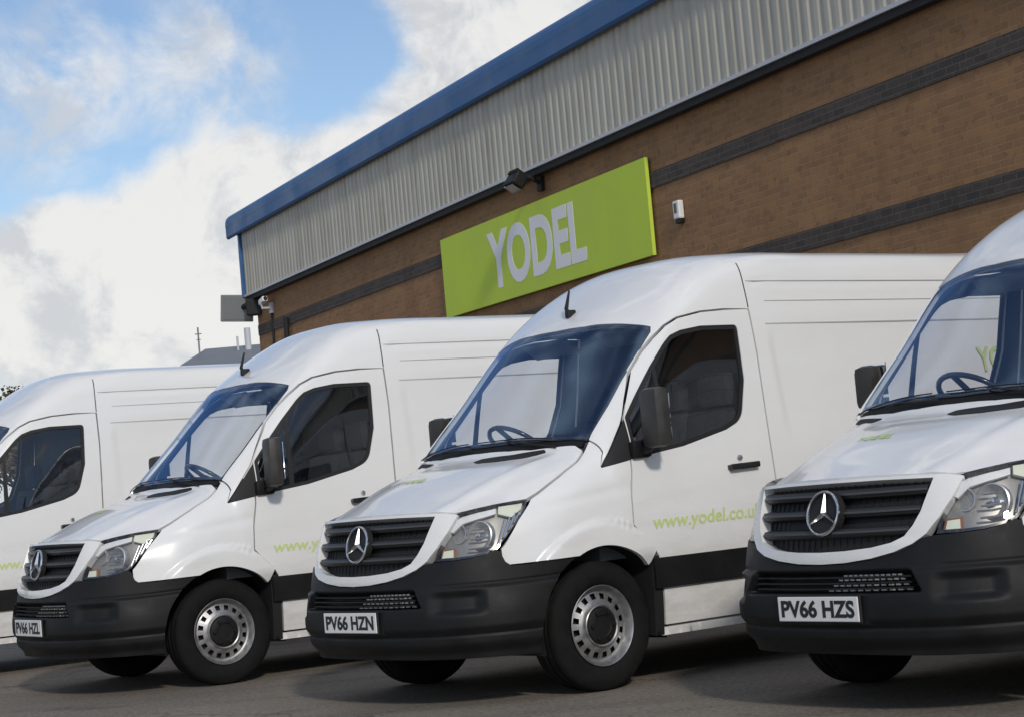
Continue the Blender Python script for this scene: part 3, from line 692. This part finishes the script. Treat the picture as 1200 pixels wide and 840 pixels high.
    for m_ in (False, True):
        # door skin: the part of the window opening aft of the door's front edge
        d_out = offset_poly(door, G)
        wo = [(1.330, 1.243), (1.714, 1.279), (2.078, 1.344), (2.220, 1.393), (2.302, 1.62), (2.332, 1.948), (2.036, 1.956), (1.879, 1.940), (1.795, 1.915), (1.738, 1.876), (1.60, 1.745), (1.437, 1.574), (1.345, 1.475)]
        wo = rounded(wo, [.01, 0, 0, .07, 0, .035, 0, 0, 0, .05, 0, 0, .01], 6)
        dr = panel('cab_door', SM, densify(d_out, side), [densify(wo, side)], WH, van, 0, .03, mirror=m_, dens=2,
                   disp=lambda p, u, v: -.005*math.exp(-((p.z-(.985))/.025)**2)*min(1, max(0, (p.x-1.3)/.1)))
        gl = offset_poly(wo, .004)
        panel('side_window', SM, densify(offset_poly(wo, .006), side), [], 'side_glass', dr, -.012, 0, mirror=m_)
        panel('window_seal', SM, densify(offset_poly(wo, .002), side), [densify(offset_poly(wo, .026), side)], 'deep_black', dr, -.004, .012, mirror=m_)
        panel('window_divider', SM, densify([(1.575, 1.268), (1.612, 1.272), (1.640, 1.775), (1.612, 1.748)], side), [], 'deep_black', dr, -.006, .012, mirror=m_)
        panel('quarter_trim', SM, densify([(1.112, 1.214), (1.300, 1.240), (1.324, 1.242), (1.336, 1.462), (1.300, 1.425), (1.20, 1.314)], side), [], 'deep_black', van, .001, .02, mirror=m_)
        # handle
        s_ = -1 if m_ else 1
        bm = bmesh.new(); y0 = SM.P(*side(2.14, 1.13)).y
        abox(bm, (2.14, -s_*(y0+.030), 1.128), (.23, .022, .034), bev=.008)
        for xx in (2.04, 2.24): abox(bm, (xx, -s_*(y0+.014), 1.128), (.03, .03, .026), bev=.004)
        hd = bobj('door_handle', bm, 'gloss_black', dr, 35)
        bm = bmesh.new(); lathe(bm, [(0.0001, .012), (.014, .010), (.018, .0)], 14, lambda a, b, c_: Vector((2.13+a, -s_*(y0+c_), 1.175+b))); bobj('lock', bm, 'chrome', dr, 50)
        # lettering on the door
        bm = text_bm('www.yodel.co.uk', .105, .0, offset=.002, align='LEFT', shear=.12)
        x1 = max(v.co.x for v in bm.verts); kx = .86/x1
        for v in bm.verts:
            xx = 1.385+v.co.x*kx; xx = xx if not m_ else 3.63-xx
            if m_: xx = 3.63-(3.63-xx) if False else xx
            zz = .850+v.co.y*.95; sf = side(min(xx, 2.36), zz)
            P_ = SM.P(*sf)+SM.Nn(*sf)*.0025; v.co = Vector((xx, -s_*P_.y, zz))
        if m_:
            for v in bm.verts: pass
        bobj('web_address', bm, 'faded_green', dr, recalc=False)
        # ---- black moulding along the flank
        def md(p, u, v): return .018*max(0, min(1, (.705-p.z)/.02))
        mo = rounded([(1.352, .52), (2.378, .52), (2.378, .688), (1.352, .688)], [0, 0, .01, .01], 3)
        panel('side_moulding', SM, densify(mo, side), [], 'black_plastic', dr, .018, .02, mirror=m_)
        mo = [(2.395, .52), (4.18, .52), (4.18, .688), (2.395, .688)]
        panel('side_moulding', SM, densify(mo, side), [], 'black_plastic', van, .018, .02, mirror=m_)
        mo = [(5.16, .52), (5.80, .52), (5.80, .688), (5.16, .688)]
        panel('side_moulding', SM, densify(mo, side), [], 'black_plastic', van, .018, .02, mirror=m_)
        # ---- sill under the door, arch liner and mud flap
        panel('sill', SM, densify([(1.40, .255), (4.20, .255), (4.20, .30), (1.40, .30)], side), [], WH, van, -.004, .03, mirror=m_)
        panel('mud_flap', SM, densify([(1.345, .21+.05), (1.412, .26), (1.412, .70), (1.345, .70)], side), [], 'deep_black', van, .0, .25, mirror=m_)
        for wx in (WX0, WX1):
            bm = bmesh.new(); rr = [[bm.verts.new((x, -s_*y, z)) for x, z in arc(wx, WZ, ARC+.004, math.pi+.25, -.25, 22)] for y in (.955, .55)]
            for i in range(22): bm.faces.new((rr[0][i], rr[0][i+1], rr[1][i+1], rr[1][i]))
            bm.faces.new(rr[1])
            bobj('wheel_arch_liner', bm, 'deep_black', van, recalc=False)
    # ---- tail end closing the load bay
    bm = bmesh.new(); j0 = int(SM.half); ring = [SM.g[-1][j] for j in range(0, SM.nv)]
    vsx = [bm.verts.new((p.x, -p.y, p.z)) for p in ring]; bm.faces.new(vsx); bobj('tailgate', bm, 'white_paint', van)
    # ---- nose: bumper
    def W2(t, z): return wuv(t, z)
    tb = [(-7.0, .255), (-6.0, .255), (-4, .262), (0, .27), (4, .262), (6, .255), (6.35, .255)]
    def bump_disp(p, u, v):
        t = abs(v/SW.kv); z = p.z; y = abs(p.y)
        def sm(a, b, q): q = max(0, min(1, (q-a)/(b-a))); return q*q*(3-2*q)
        d = .016
        d += .016*sm(.40, .44, z)*(1-sm(.645, .665, z))                      # belly of the bumper
        # centre intake
        c = sm(.548, .556, z)*(1-sm(.652, .660, z))*(1-sm(.52-.0, .56, y+ (z-.56)*.5)); d -= .085*c
        # fog-lamp pockets
        f = sm(.49, .54, z)*(1-sm(.60, .655, z))*sm(.58, .66, y)*(1-sm(3.7, 4.2, t)); d -= .030*f
        # plate seat
        pz = sm(.405, .415, z)*(1-sm(.548, .555, z))*(1-sm(.29, .30, y)); d = d*(1-pz)+(.030)*pz
        d -= .03*(1-sm(.285, .36, z))
        d -= .007*math.exp(-((z-.395)/.006)**2)+.007*math.exp(-((z-.672)/.005)**2)*sm(.60, .66, y)
        return d
    tops = []
    for t, z in ((0, .690), (.5, .692), (1.0, .705), (1.6, .735), (2.1, .790), (2.4, .798), (3, .800), (3.6, .806), (4.1, .822), (4.45, .842), (4.62, .83), (4.80, .775), (5.0, .752), (5.6, .750), (6.2, .748), (6.72, .745)): tops.append((t, z))
    archc = []
    for k in range(12):
        a = math.pi-a0 + (math.pi+.20-(math.pi-a0))*(k/11); archc.append((WX0+(ARC+.003)*math.cos(a), WZ+(ARC+.003)*math.sin(a)))
    poly = [W2(t, z) for t, z in tops[:-2]]
    for x, z in archc:
        r = SW.hit((x, 3, z), (0, -1, 0))
        if r: poly.append(r)
    last = poly[-1]; zl = SW.P(*last).z
    bot = [W2(t, z) for t, z in ((5.6, .258), (5, .26), (4, .262), (3, .264), (2, .266), (1, .268), (0, .27))]
    poly += bot
    den = []
    for i in range(len(poly)-1):
        a, b = poly[i], poly[i+1]; k = max(1, int(math.hypot(b[0]-a[0], b[1]-a[1])/.6))
        for q in range(k): den.append((a[0]+(b[0]-a[0])*q/k, a[1]+(b[1]-a[1])*q/k))
    den.append(poly[-1]); den = den+[(u, -v) for u, v in den[::-1][1:-1]]
    bp = panel('bumper', SW, den, [], 'black_plastic', van, 0, .02, disp=bump_disp, dens=4)
    # intake slats and pale dashes that paint sunlit slots on the van's left
    bm = bmesh.new()
    for z in (.575, .604, .633):
        for sy in (-1, 1):
            ya, yb = (.0, .50) if sy > 0 else (0, .50)
            for k in range(5):
                y0_, y1_ = ya+(yb-ya)*k/5, ya+(yb-ya)*(k+1)/5
                def px_(y): return SW.P(*wyz(y, z)).x
                abox(bm, (px_((y0_+y1_)/2)+.028, -sy*(y0_+y1_)/2, z), (.05, (y1_-y0_)*1.02, .008))
    bobj('intake_slats', bm, 'deep_black', bp)
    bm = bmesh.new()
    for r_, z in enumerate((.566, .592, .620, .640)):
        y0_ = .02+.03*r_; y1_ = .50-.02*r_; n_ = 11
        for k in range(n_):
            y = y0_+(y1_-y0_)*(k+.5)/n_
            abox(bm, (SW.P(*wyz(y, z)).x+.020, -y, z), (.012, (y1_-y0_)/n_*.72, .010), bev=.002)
    bobj('sunlit_slot_dashes', bm, 'sunlit_slot_grey', bp)
    for s_ in (1, -1):     # fog lamps
        p = SW.P(*W2(3.15, .572)); n = SW.Nn(*W2(3.15, .572)); c0 = Vector((p.x, -s_*p.y, p.z)); nn = Vector((n.x, -s_*n.y, n.z)); a_ = nn.orthogonal().normalized(); b_ = nn.cross(a_)
        bm = bmesh.new(); lathe(bm, [(.0001, .0), (.03, -.004), (.045, .004), (.052, .012), (.058, .004), (.058, -.03)], 24, lambda a, b, c_: c0-nn*.012+a_*a+b_*b+nn*c_); bobj('fog_lamp', bm, 'gloss_black', bp, 60)
    # number plate
    bm = bmesh.new(); zc = .484; px0 = -.030
    abox(bm, (px0, 0, zc), (.010, .524, .114), bev=.004); pl = bobj('number_plate', bm, 'plate_white', van)
    bm = bmesh.new(); abox(bm, (px0+.006, 0, zc), (.012, .545, .13), bev=.006); bobj('plate_holder', bm, 'deep_black', pl)
    # grille surround + grille
    SURF_O = [(0, .693), (.15, .697), (.30, .712), (.42, .735), (.50, .765), (.555, .805), (.600, .87), (.632, .945), (.655, 1.038), (.60, 1.052), (.40, 1.058), (0, 1.060)]
    SURF_I = [(0, .745), (.15, .748), (.30, .758), (.40, .775), (.46, .80), (.495, .845), (.520, .90), (.548, 1.040), (.30, 1.046), (0, 1.048)]
    def mk(L): return L+[(-y, z) for y, z in L[::-1][1:-1]]
    def wy(y, z): return SW.hit((-2, y, z), (1, 0, 0))
    def sd(p, u, v):
        return .022+.006*math.sin(min(1, max(0, (p.z-.69)/.1))*math.pi)
    panel('grille_surround', SW, densify(mk(SURF_O), wy), [densify(mk(SURF_I), wy)], 'white_paint', van, 0, .06, disp=sd, dens=2)
    gr = panel('grille', SW, densify(offset_poly(mk(SURF_I), -.006), wy), [], 'deep_black', van, -.035, .01)
    def hw(z):            # half width of the opening at a height
        for (ya, za), (yb, zb) in zip(SURF_I[1:-2], SURF_I[2:-1]):
            if za <= z <= zb: return ya+(yb-ya)*(z-za)/(zb-za)
        return .53
    for z0, hh in ((.998, .050), (.915, .048), (.830, .044)):
        bm = bmesh.new(); w_ = hw(z0)-.006; n_ = 24; rings = []
        for k in range(n_+1):
            y = -w_+2*w_*k/n_; p = SW.P(*wyz(y, z0)).x
            cs = [(p+.030, hh/2), (p-.004, hh/2-.004), (p-.012, 0.004), (p-.006, -hh/2+.010), (p+.012, -hh/2), (p+.032, -hh/2)]
            rings.append([bm.verts.new((x, -y, z0+dz)) for x, dz in cs])
        for i in range(n_):
            for q in range(6): bm.faces.new((rings[i][q], rings[i][(q+1) % 6], rings[i+1][(q+1) % 6], rings[i+1][q]))
        bobj('grille_slat', bm, 'slat_grey', gr, 40)
        bm = bmesh.new(); rings = []
        for k in range(n_+1):
            y = -w_+2*w_*k/n_; p = SW.P(*wyz(y, z0)).x-.013
            rings.append([bm.verts.new((p+a, -y, z0+.004+b)) for a, b in ((.004, .006), (-.002, .004), (-.002, -.004), (.004, -.006))])
        for i in range(n_):
            for q in range(4): bm.faces.new((rings[i][q], rings[i][(q+1) % 4], rings[i+1][(q+1) % 4], rings[i+1][q]))
        bobj('slat_trim', bm, 'slat_satin', gr)
    # fine mesh behind the slats
    bm = bmesh.new()
    for k in range(26):
        y = -.52+1.04*k/25; z1_ = 1.04; z0_ = .75+max(0, abs(y)-.3)*.35
        tube(bm, [(SW.P(*wyz(y, z0_)).x+.028, -y, z0_), (SW.P(*wyz(y, .95)).x+.028, -y, .93), (SW.P(*wyz(y, z1_)).x+.028, -y, z1_)], .003, 4)
    bobj('grille_mesh', bm, 'deep_black', gr)
    # star emblem: ring and three tapering arms
    ez = .923; ex = SW.P(*wyz(0, ez)).x-.030; tilt = Matrix.Rotation(R(14), 3, 'Y')
    def ef(a, b, c_): return Vector((ex, 0, ez))+tilt @ Vector((-c_, a, b))
    bm = bmesh.new()
    pr_ = [(.099+.0075*math.cos(q*math.pi/4), .010*math.sin(q*math.pi/4)+.004) for q in range(8)]
    lathe(bm, pr_, 40, ef, closed=True)
    for k in range(3):
        a = R(90+120*k); d = Vector((math.cos(a), math.sin(a))); n_ = Vector((-d.y, d.x)); tipp = d*.092
        P3 = [bm.verts.new(ef(*(n_*.013), .0)), bm.verts.new(ef(*(-n_*.013), .0)), bm.verts.new(ef(*(tipp-n_*.003), .004)), bm.verts.new(ef(*(tipp+n_*.003), .004)), bm.verts.new(ef(*(Vector((0, 0))), .020)), bm.verts.new(ef(*tipp, .010))]
        bm.faces.new((P3[0], P3[4], P3[5], P3[3])); bm.faces.new((P3[4], P3[1], P3[2], P3[5])); bm.faces.new((P3[3], P3[5], P3[2]))
    bobj('emblem', bm, 'chrome', gr, 40)
    bm = bmesh.new(); lathe(bm, [(.0001, -.004), (.108, -.004), (.108, -.03)], 32, ef); bobj('emblem_base', bm, 'deep_black', gr)
    # ---- headlights
    for m_ in (False, True):
        s_ = -1 if m_ else 1
        HL = [(2.42, .806), (2.50, .90), (2.62, 1.000), (2.72, 1.040), (3.05, 1.058), (3.6, 1.071), (4.3, 1.083), (5.0, 1.089), (5.50, 1.088), (5.42, 1.045), (5.15, .975), (4.88, .915), (4.62, .858), (4.45, .838), (4.1, .826), (3.6, .812), (3.0, .806)]
        uvp = [W2(t, z) for t, z in HL]; den = []
        for i in range(len(uvp)):
            a, b = uvp[i], uvp[(i+1) % len(uvp)]; k = max(1, int(math.hypot(b[0]-a[0], b[1]-a[1])/.7))
            for q in range(k): den.append((a[0]+(b[0]-a[0])*q/k, a[1]+(b[1]-a[1])*q/k))
        lens = panel('headlight', SW, den, [], 'lens_glass', van, .008, 0, mirror=m_)
        cu = sum(p[0] for p in den)/len(den); cv = sum(p[1] for p in den)/len(den)
        def dish(p, u, v):
            return -.055
        panel('lamp_housing', SW, den, [], 'lamp_grey', lens, -.045, .004, mirror=m_, dens=2)
        inn = [(cu+(u-cu)*.93, cv+(v-cv)*.955) for u, v in den]
        panel('lamp_rim', SW, den, [inn], 'gloss_black', lens, .003, .05, mirror=m_)
        def at(t, z, o_): 
            uv = W2(t, z); p = SW.P(*uv)+SW.Nn(*uv)*o_; return Vector((p.x, -s_*p.y, p.z))
        def frame(t, z):
            n = SW.Nn(*W2(t, z)); f = (Vector((n.x, -s_*n.y, n.z))*.55+Vector((-1, 0, 0))*.75).normalized(); a_ = f.cross(Vector((0, 0, 1))).normalized(); return f, a_, a_.cross(f)
        # main bowl
        f, a_, b_ = frame(3.9, .94); c0 = at(3.9, .935, -.040)
        bm = bmesh.new(); lathe(bm, [(.0001, -.02), (.03, -.016), (.055, .0), (.070, .024), (.074, .030), (.080, .026), (.080, -.01)], 28, lambda a, b, c_: c0+a_*a+b_*b+f*c_); bobj('lamp_bowl', bm, 'reflector', lens, 30)
        bm = bmesh.new(); lathe(bm, [(.0001, .045), (.014, .040), (.018, .02), (.018, -.02)], 16, lambda a, b, c_: c0+a_*a+b_*b+f*c_); bobj('bulb_cap', bm, 'chrome', lens, 50)
        # inner second bowl
        c1 = at(3.05, .955, -.040); f1, a1, b1 = frame(3.05, .955)
        bm = bmesh.new(); lathe(bm, [(.0001, -.015), (.03, -.008), (.048, .014), (.052, .014), (.052, -.01)], 24, lambda a, b, c_: c1+a1*a+b1*b+f1*c_); bobj('lamp_bowl', bm, 'reflector', lens, 30)
        # indicator strip along the upper edge, bright corner reflector, small lamp at the inner bottom
        def strip(name, L_, mt, o_, th_):
            L2 = [W2(t, z) for t, z in L_]; dd = []
            for i in range(len(L2)):
                a, b = L2[i], L2[(i+1) % len(L2)]; k = max(1, int(math.hypot(b[0]-a[0], b[1]-a[1])/.7))
                for q in range(k): dd.append((a[0]+(b[0]-a[0])*q/k, a[1]+(b[1]-a[1])*q/k))
            panel(name, SW, dd, [], mt, lens, o_, th_, mirror=m_)
        strip('light_strip', [(2.72, .965), (2.80, 1.010), (3.1, 1.035), (3.7, 1.052), (4.35, 1.064), (4.35, 1.036), (3.7, 1.018), (3.15, .998), (2.86, .955)], 'white_plastic', -.010, .02)
        strip('corner_reflector', [(4.45, 1.035), (4.45, 1.072), (5.35, 1.076), (5.28, 1.045), (4.95, 1.010)], 'lamp_clear', -.012, .02)
        strip('indicator_bezel', [(2.52, .818), (2.56, .872), (3.02, .876), (3.06, .818)], 'amber', -.024, .01)
        strip('indicator', [(2.60, .825), (2.63, .862), (2.95, .866), (2.98, .825)], 'lamp_clear', -.014, .02)
        bm = bmesh.new()
        for k in range(5):   # chromed fins in the outer corner
            t0_ = 4.45+k*.17
            p0_ = at(t0_+.10, .875+k*.036, -.022); p1_ = at(t0_+.28, 1.005+k*.010, -.022); tube(bm, [p0_, p1_], .006, 6)
        for k in range(3):
            p0_ = at(3.5, .86+k*.05, -.004); p1_ = at(4.3, .865+k*.05, -.004); tube(bm, [p0_, at(3.9, .860+k*.05, .0), p1_], .0055, 6)
        bobj('lamp_fins', bm, 'chrome', lens, 40)
    # ---- wheels
    def wheel(wx, s_):
        w = bmesh.new(); yo = .935
        def fr(a, b, c_): return Vector((wx+a, -s_*(yo-.115+c_), WR+b))
        # tyre
        pf = [(.215, .085), (.235, .108), (.262, .119), (.295, .121), (.325, .114), (.343, .102), (.3535, .088), (.3545, .06), (.347, .057), (.347, .049), (.355, .046), (.3555, .014), (.348, .011), (.348, .002)]
        pf = pf+[(r, -a) for r, a in pf[::-1]]
        lathe(w, pf, 64, fr)
        ty = bobj('tyre', w, 'tyre_rubber', None, 35)
        # steel rim
        w = bmesh.new()
        lathe(w, [(.218, .098), (.222, .104), (.219, .107), (.212, .100), (.206, .080), (.196, .062), (.186, .058)], 64, fr)
        seg = 64; slots = 16
        r0, r1, r2, r3 = .186, .176, .142, .130
        ringr = [(.186, .058), (.178, .062), (.146, .074), (.134, .082), (.118, .088), (.108, .088)]
        rings = [[w.verts.new(fr(r*math.cos(2*math.pi*(k+.5)/seg), r*math.sin(2*math.pi*(k+.5)/seg), a)) for k in range(seg)] for r, a in ringr]
        for i in range(len(rings)-1):
            for k in range(seg):
                if i == 1 and k % 4 in (0, 1): continue     # ventilation slots
                w.faces.new((rings[i][k], rings[i][(k+1) % seg], rings[i+1][(k+1) % seg], rings[i+1][k]))
        lathe(w, [(.110, .088), (.116, .096), (.111, .100), (.104, .096), (.100, .085)], 48, fr)
        rm = bobj('rim', w, 'steel_silver', None, 35)
        w = bmesh.new(); lathe(w, [(.186, .030), (.10, .035)], 40, fr); lathe(w, [(.205, .06), (.200, -.08), (.0001, -.085)], 40, fr); br = bobj('brake_disc', w, 'deep_black', None)
        w = bmesh.new(); lathe(w, [(.104, .088), (.098, .100), (.085, .106), (.060, .109), (.055, .104), (.030, .104), (.0001, .106)], 40, fr)
        for k in range(6):
            a = 2*math.pi*k/6; c_ = fr(.077*math.cos(a), .077*math.sin(a), .108); lathe(w, [(.0001, .012), (.011, .010), (.012, -.004)], 8, lambda p, q, r_: c_+Vector((p, -s_*r_, q)))
        hc = bobj('hub_cap', w, 'black_plastic', None, 30)
        wh_ = empty('wheel', (0, 0, 0), 0, van)
        for o_ in (ty, rm, br, hc): o_.parent = wh_
    for wx in (WX0, WX1):
        for s_ in (1, -1): wheel(wx, s_)
    # ---- underbody
    bm = bmesh.new(); abox(bm, (3.1, 0, .36), (5.2, 1.10, .16), bev=.02); abox(bm, (.55, 0, .36), (.60, 1.10, .10), bev=.02); abox(bm, (2.75, 0, .40), (2.6, 1.84, .10)); abox(bm, (5.5, 0, .42), (.6, 1.8, .1))
    tube(bm, [(WX0, -.8, .33), (WX0, .8, .33)], .05); tube(bm, [(WX1, -.8, .33), (WX1, .8, .33)], .07)
    bobj('underbody', bm, 'deep_black', van)
    bm = bmesh.new(); abox(bm, (.75, 0, .68), (.75, 1.06, .60)); bobj('engine_bay', bm, 'deep_black', van)
    # ---- mirrors
    for s_ in (1, -1):
        MX, MY, MZ, MH = (1.385, 1.085, 1.455, .33) if s_ > 0 else (1.43, 1.03, 1.50, .23)
        bm = bmesh.new(); abox(bm, (MX, -s_*MY, MZ), (.105, .175 if s_ > 0 else .13, MH), Matrix.Rotation(R(-8*s_), 3, 'Z'), bev=.04)
        mr = bobj('door_mirror', bm, 'mirror_grey', van, 40)
        bm = bmesh.new(); abox(bm, (MX+.057, -s_*MY, MZ+.04), (.006, .145, .17), Matrix.Rotation(R(-8*s_), 3, 'Z')); abox(bm, (MX+.057, -s_*MY, MZ-.09), (.006, .145, .06), Matrix.Rotation(R(-8*s_), 3, 'Z')); bobj('mirror_glass', bm, 'mirror_glass', mr)
        bm = bmesh.new(); tube(bm, [(1.39, -s_*.93, 1.285), (1.385, -s_*1.0, 1.29), (1.385, -s_*1.05, 1.335)], [.035, .028, .03]); abox(bm, (1.375, -s_*.945, 1.29), (.14, .05, .10), bev=.02); bobj('mirror_arm', bm, 'black_plastic', mr, 40)
    # ---- wipers
    for y0_, y1_, xt in ((.30, -.32, 0), (-.36, -.74, 1)) if False else ((.62, -.02, 0), (-.12, -.72, 1)):
        def sp_(x, y, o_): uv = top(x, y); p = SM.P(*uv)+SM.Nn(*uv)*o_; return Vector((p.x, -p.y, p.z))
        bm = bmesh.new(); tube(bm, [sp_(.995+.12*abs(y0_)**2.2, y0_, .008), sp_(1.005+.12*abs((y0_+y1_)/2)**2.2, (y0_+y1_)/2, .016), sp_(1.012+.12*abs((y1_+y0_)/2)**2.2, (y0_*.3+y1_*.7), .014)], [.006, .005, .004], 6)
        pp = [sp_(1.020+.135*abs(y0_-.06+(y1_-y0_)*q/8)**2.2, y0_-.06+(y1_-y0_)*q/8, .008) for q in range(9)]
        tube(bm, pp, .0035, 6); bobj('wiper', bm, 'deep_black', van, 50)
    # ---- aerial on the roof front
    bm = bmesh.new(); uv = top(1.735, .0); p = SM.P(*uv); c0 = Vector((p.x, -p.y, p.z))
    abox(bm, (p.x+.01, 0, p.z+.018), (.07, .035, .05), bev=.012); tube(bm, [c0+Vector((0, 0, .02)), c0+Vector((-.02, 0, .05)), c0+Vector((.015, 0, .16))], [.017, .013, .006], 8)
    bobj('aerial', bm, 'deep_black', van, 50)
    # ---- small green mark on the bonnet
    bm = text_bm('YODEL', .075, 0, offset=.003)
    for v in bm.verts:
        x_, y_ = .60+v.co.y*.9, -.175+v.co.x     # reads from the front
        uv = top(x_, y_); q = SM.P(*uv)+SM.Nn(*uv)*.004; v.co = Vector((q.x, -q.y, q.z))
    bobj('bonnet_logo', bm, 'faded_green', van, recalc=False)
    # ---- large logo on the load-bay side
    for s_ in (1, -1):
        bm = text_bm('YODEL', .22, 0, offset=.005, align='LEFT')
        for v in bm.verts:
            x_ = 4.47+v.co.x*.85 if s_ > 0 else 5.30-v.co.x*.85; z_ = 1.60+v.co.y
            uv = side(x_, z_); q = SM.P(*uv)+SM.Nn(*uv)*.003; v.co = Vector((x_, -s_*q.y, z_))
        bobj('side_logo', bm, 'faded_green', van, recalc=False)
    # ---- cab interior
    bm = bmesh.new()
    pts = [(-.74, .5), (.74, .5), (.90, .9), (.86, 1.5), (.78, 1.95), (.66, 2.22), (-.66, 2.22), (-.78, 1.95), (-.86, 1.5), (-.90, .9)]
    f1_ = [bm.verts.new((2.44, y, z)) for y, z in pts]; f2_ = [bm.verts.new((2.47, y, z)) for y, z in pts]
    bm.faces.new(f1_); bm.faces.new(f2_)
    for i in range(len(pts)): bm.faces.new((f1_[i], f1_[(i+1) % len(pts)], f2_[(i+1) % len(pts)], f2_[i]))
    bobj('bulkhead', bm, 'cab_dark', van)
    bm = bmesh.new(); prof_ = [(1.10, 1.27), (1.22, 1.345), (1.42, 1.36), (1.52, 1.28), (1.50, .95), (1.42, .70), (1.08, .70)]
    A_ = [[bm.verts.new((x, y, z+(.0))) for x, z in prof_] for y in (-.86, .86)]
    for i in range(7): bm.faces.new((A_[0][i], A_[0][(i+1) % 7], A_[1][(i+1) % 7], A_[1][i]))
    bm.faces.new(A_[0]); bm.faces.new(A_[1])
    abox(bm, (1.40, .42, 1.37), (.20, .36, .10), bev=.04)
    bobj('dashboard', bm, 'dash_grey', van, 35)
    bm = bmesh.new(); c0 = Vector((1.58, .42, 1.385)); ax = Vector((.62, 0, .78)).normalized(); a_ = Vector((0, 1, 0)); b_ = ax.cross(a_)
    lathe(bm, [(.20+.015*math.cos(q*math.pi/4), .015*math.sin(q*math.pi/4)) for q in range(8)], 36, lambda a, b, c_: c0+a_*a+b_*b+ax*c_, closed=True)
    lathe(bm, [(.0001, .02), (.06, .012), (.075, -.02)], 20, lambda a, b, c_: c0+a_*a+b_*b+ax*c_)
    for k in range(4): 
        a = R(0+90*k); d_ = a_*math.cos(a)+b_*math.sin(a); tube(bm, [c0+d_*.05, c0+d_*.19], .016, 8)
    tube(bm, [c0-ax*.02, c0-ax*.28], .03, 8); bobj('steering_wheel', bm, 'gloss_black', van, 50)
    for y0_, w_ in ((.45, .50), (-.22, .46), (-.64, .40)):
        bm = bmesh.new(); abox(bm, (1.98, y0_, .82), (.52, w_, .16), bev=.05); abox(bm, (2.22, y0_, 1.16), (.15, w_, .62), Matrix.Rotation(R(-10), 3, 'Y').inverted() @ Matrix.Rotation(R(20), 3, 'Y') if False else Matrix.Rotation(R(12), 3, 'Y'), bev=.05)
        abox(bm, (2.30, y0_, 1.58), (.10, .26, .20), bev=.04); abox(bm, (1.98, y0_, .60), (.40, w_*.8, .30)); bobj('seat', bm, 'seat_fabric', van, 40)
    bm = bmesh.new(); abox(bm, (1.78, 0, .46), (1.36, 1.70, .06)); bobj('cab_floor', bm, 'cab_dark', van)
    for s_ in (1, -1):
        bm = bmesh.new(); abox(bm, (1.86, s_*.36, 1.955), (.15, .44, .022), Matrix.Rotation(R(35), 3, 'Y'), bev=.008); bobj('sun_visor', bm, 'dash_grey', van)
    return van

def kids(o): return [c for c in bpy.data.objects if c.parent is o]
def copy_tree(o, parent=None):
    c = o.copy(); COL.objects.link(c)
    if parent: c.parent = parent
    for k in kids(o): copy_tree(k, c)
    return c
van0 = make_van()
def sm_(a, b, q): q = max(0, min(1, (q-a)/(b-a))); return q*q*(3-2*q)
def warp(o):
    # measured refinement of the whole van: nose a touch lower, cab belt and roof rising gently rearwards
    for k in kids(o): warp(k)
    if o.type != 'MESH': return
    for v in o.data.vertices:
        x, y, z = v.co
        if .45 < z < 1.25 and x < 1: z -= .018*sm_(.5, .66, z)*(1-sm_(.35, 1.0, x))*(1-sm_(1.12, 1.25, z))
        z += .030*max(0, min(1.3, x-1.1))*sm_(.70, 1.20, v.co.z)+.015*max(0, v.co.z-1.3)
        v.co.z = z
warp(van0)
bpy.context.view_layer.update()
VP = [((1.29700, 8.99500), 34.3, 'PV66 HZS', 'white van nearest the camera, cut off by the right edge, number plate ending HZS'),
      ((-0.99391, 11.01847), 38.0210, 'PV66 HZN', 'white van standing under the green wall sign, second from the right'),
      ((-3.43658, 13.66443), 33.0503, 'PV66 HZL', 'white van left of the one standing under the green sign'),
      ((-6.05736, 16.12948), 32.3120, 'PV66 HZK', 'white van cut off by the left edge, only its door and load bay showing')]
for i, ((x, y), th, plate, lab) in enumerate(VP):
    v_ = van0 if i == 0 else copy_tree(van0)
    v_.location = (x, y, 0); v_.rotation_euler = (0, 0, R(th))
    setp(v_, lab, 'van', 'white delivery vans parked in an angled row')
    VP[i] = (v_, plate)
for v_, plate in VP:
    pl = [c for c in kids(v_) if c.name.startswith('number_plate')][0]
    bm = text_bm(plate, .105, .0006, offset=.0035, spacing=1.0)
    xs = [q.co.x for q in bm.verts]; ys = [q.co.y for q in bm.verts]; kx = .478/(max(xs)-min(xs)); ky = .079/(max(ys)-min(ys)); mx_ = (max(xs)+min(xs))/2; my_ = (max(ys)+min(ys))/2
    for q in bm.verts: q.co = Vector((-.0362-q.co.z, -(q.co.x-mx_)*kx, .484+(q.co.y-my_)*ky))
    bobj('plate_lettering', bm, 'plate_letter', pl)
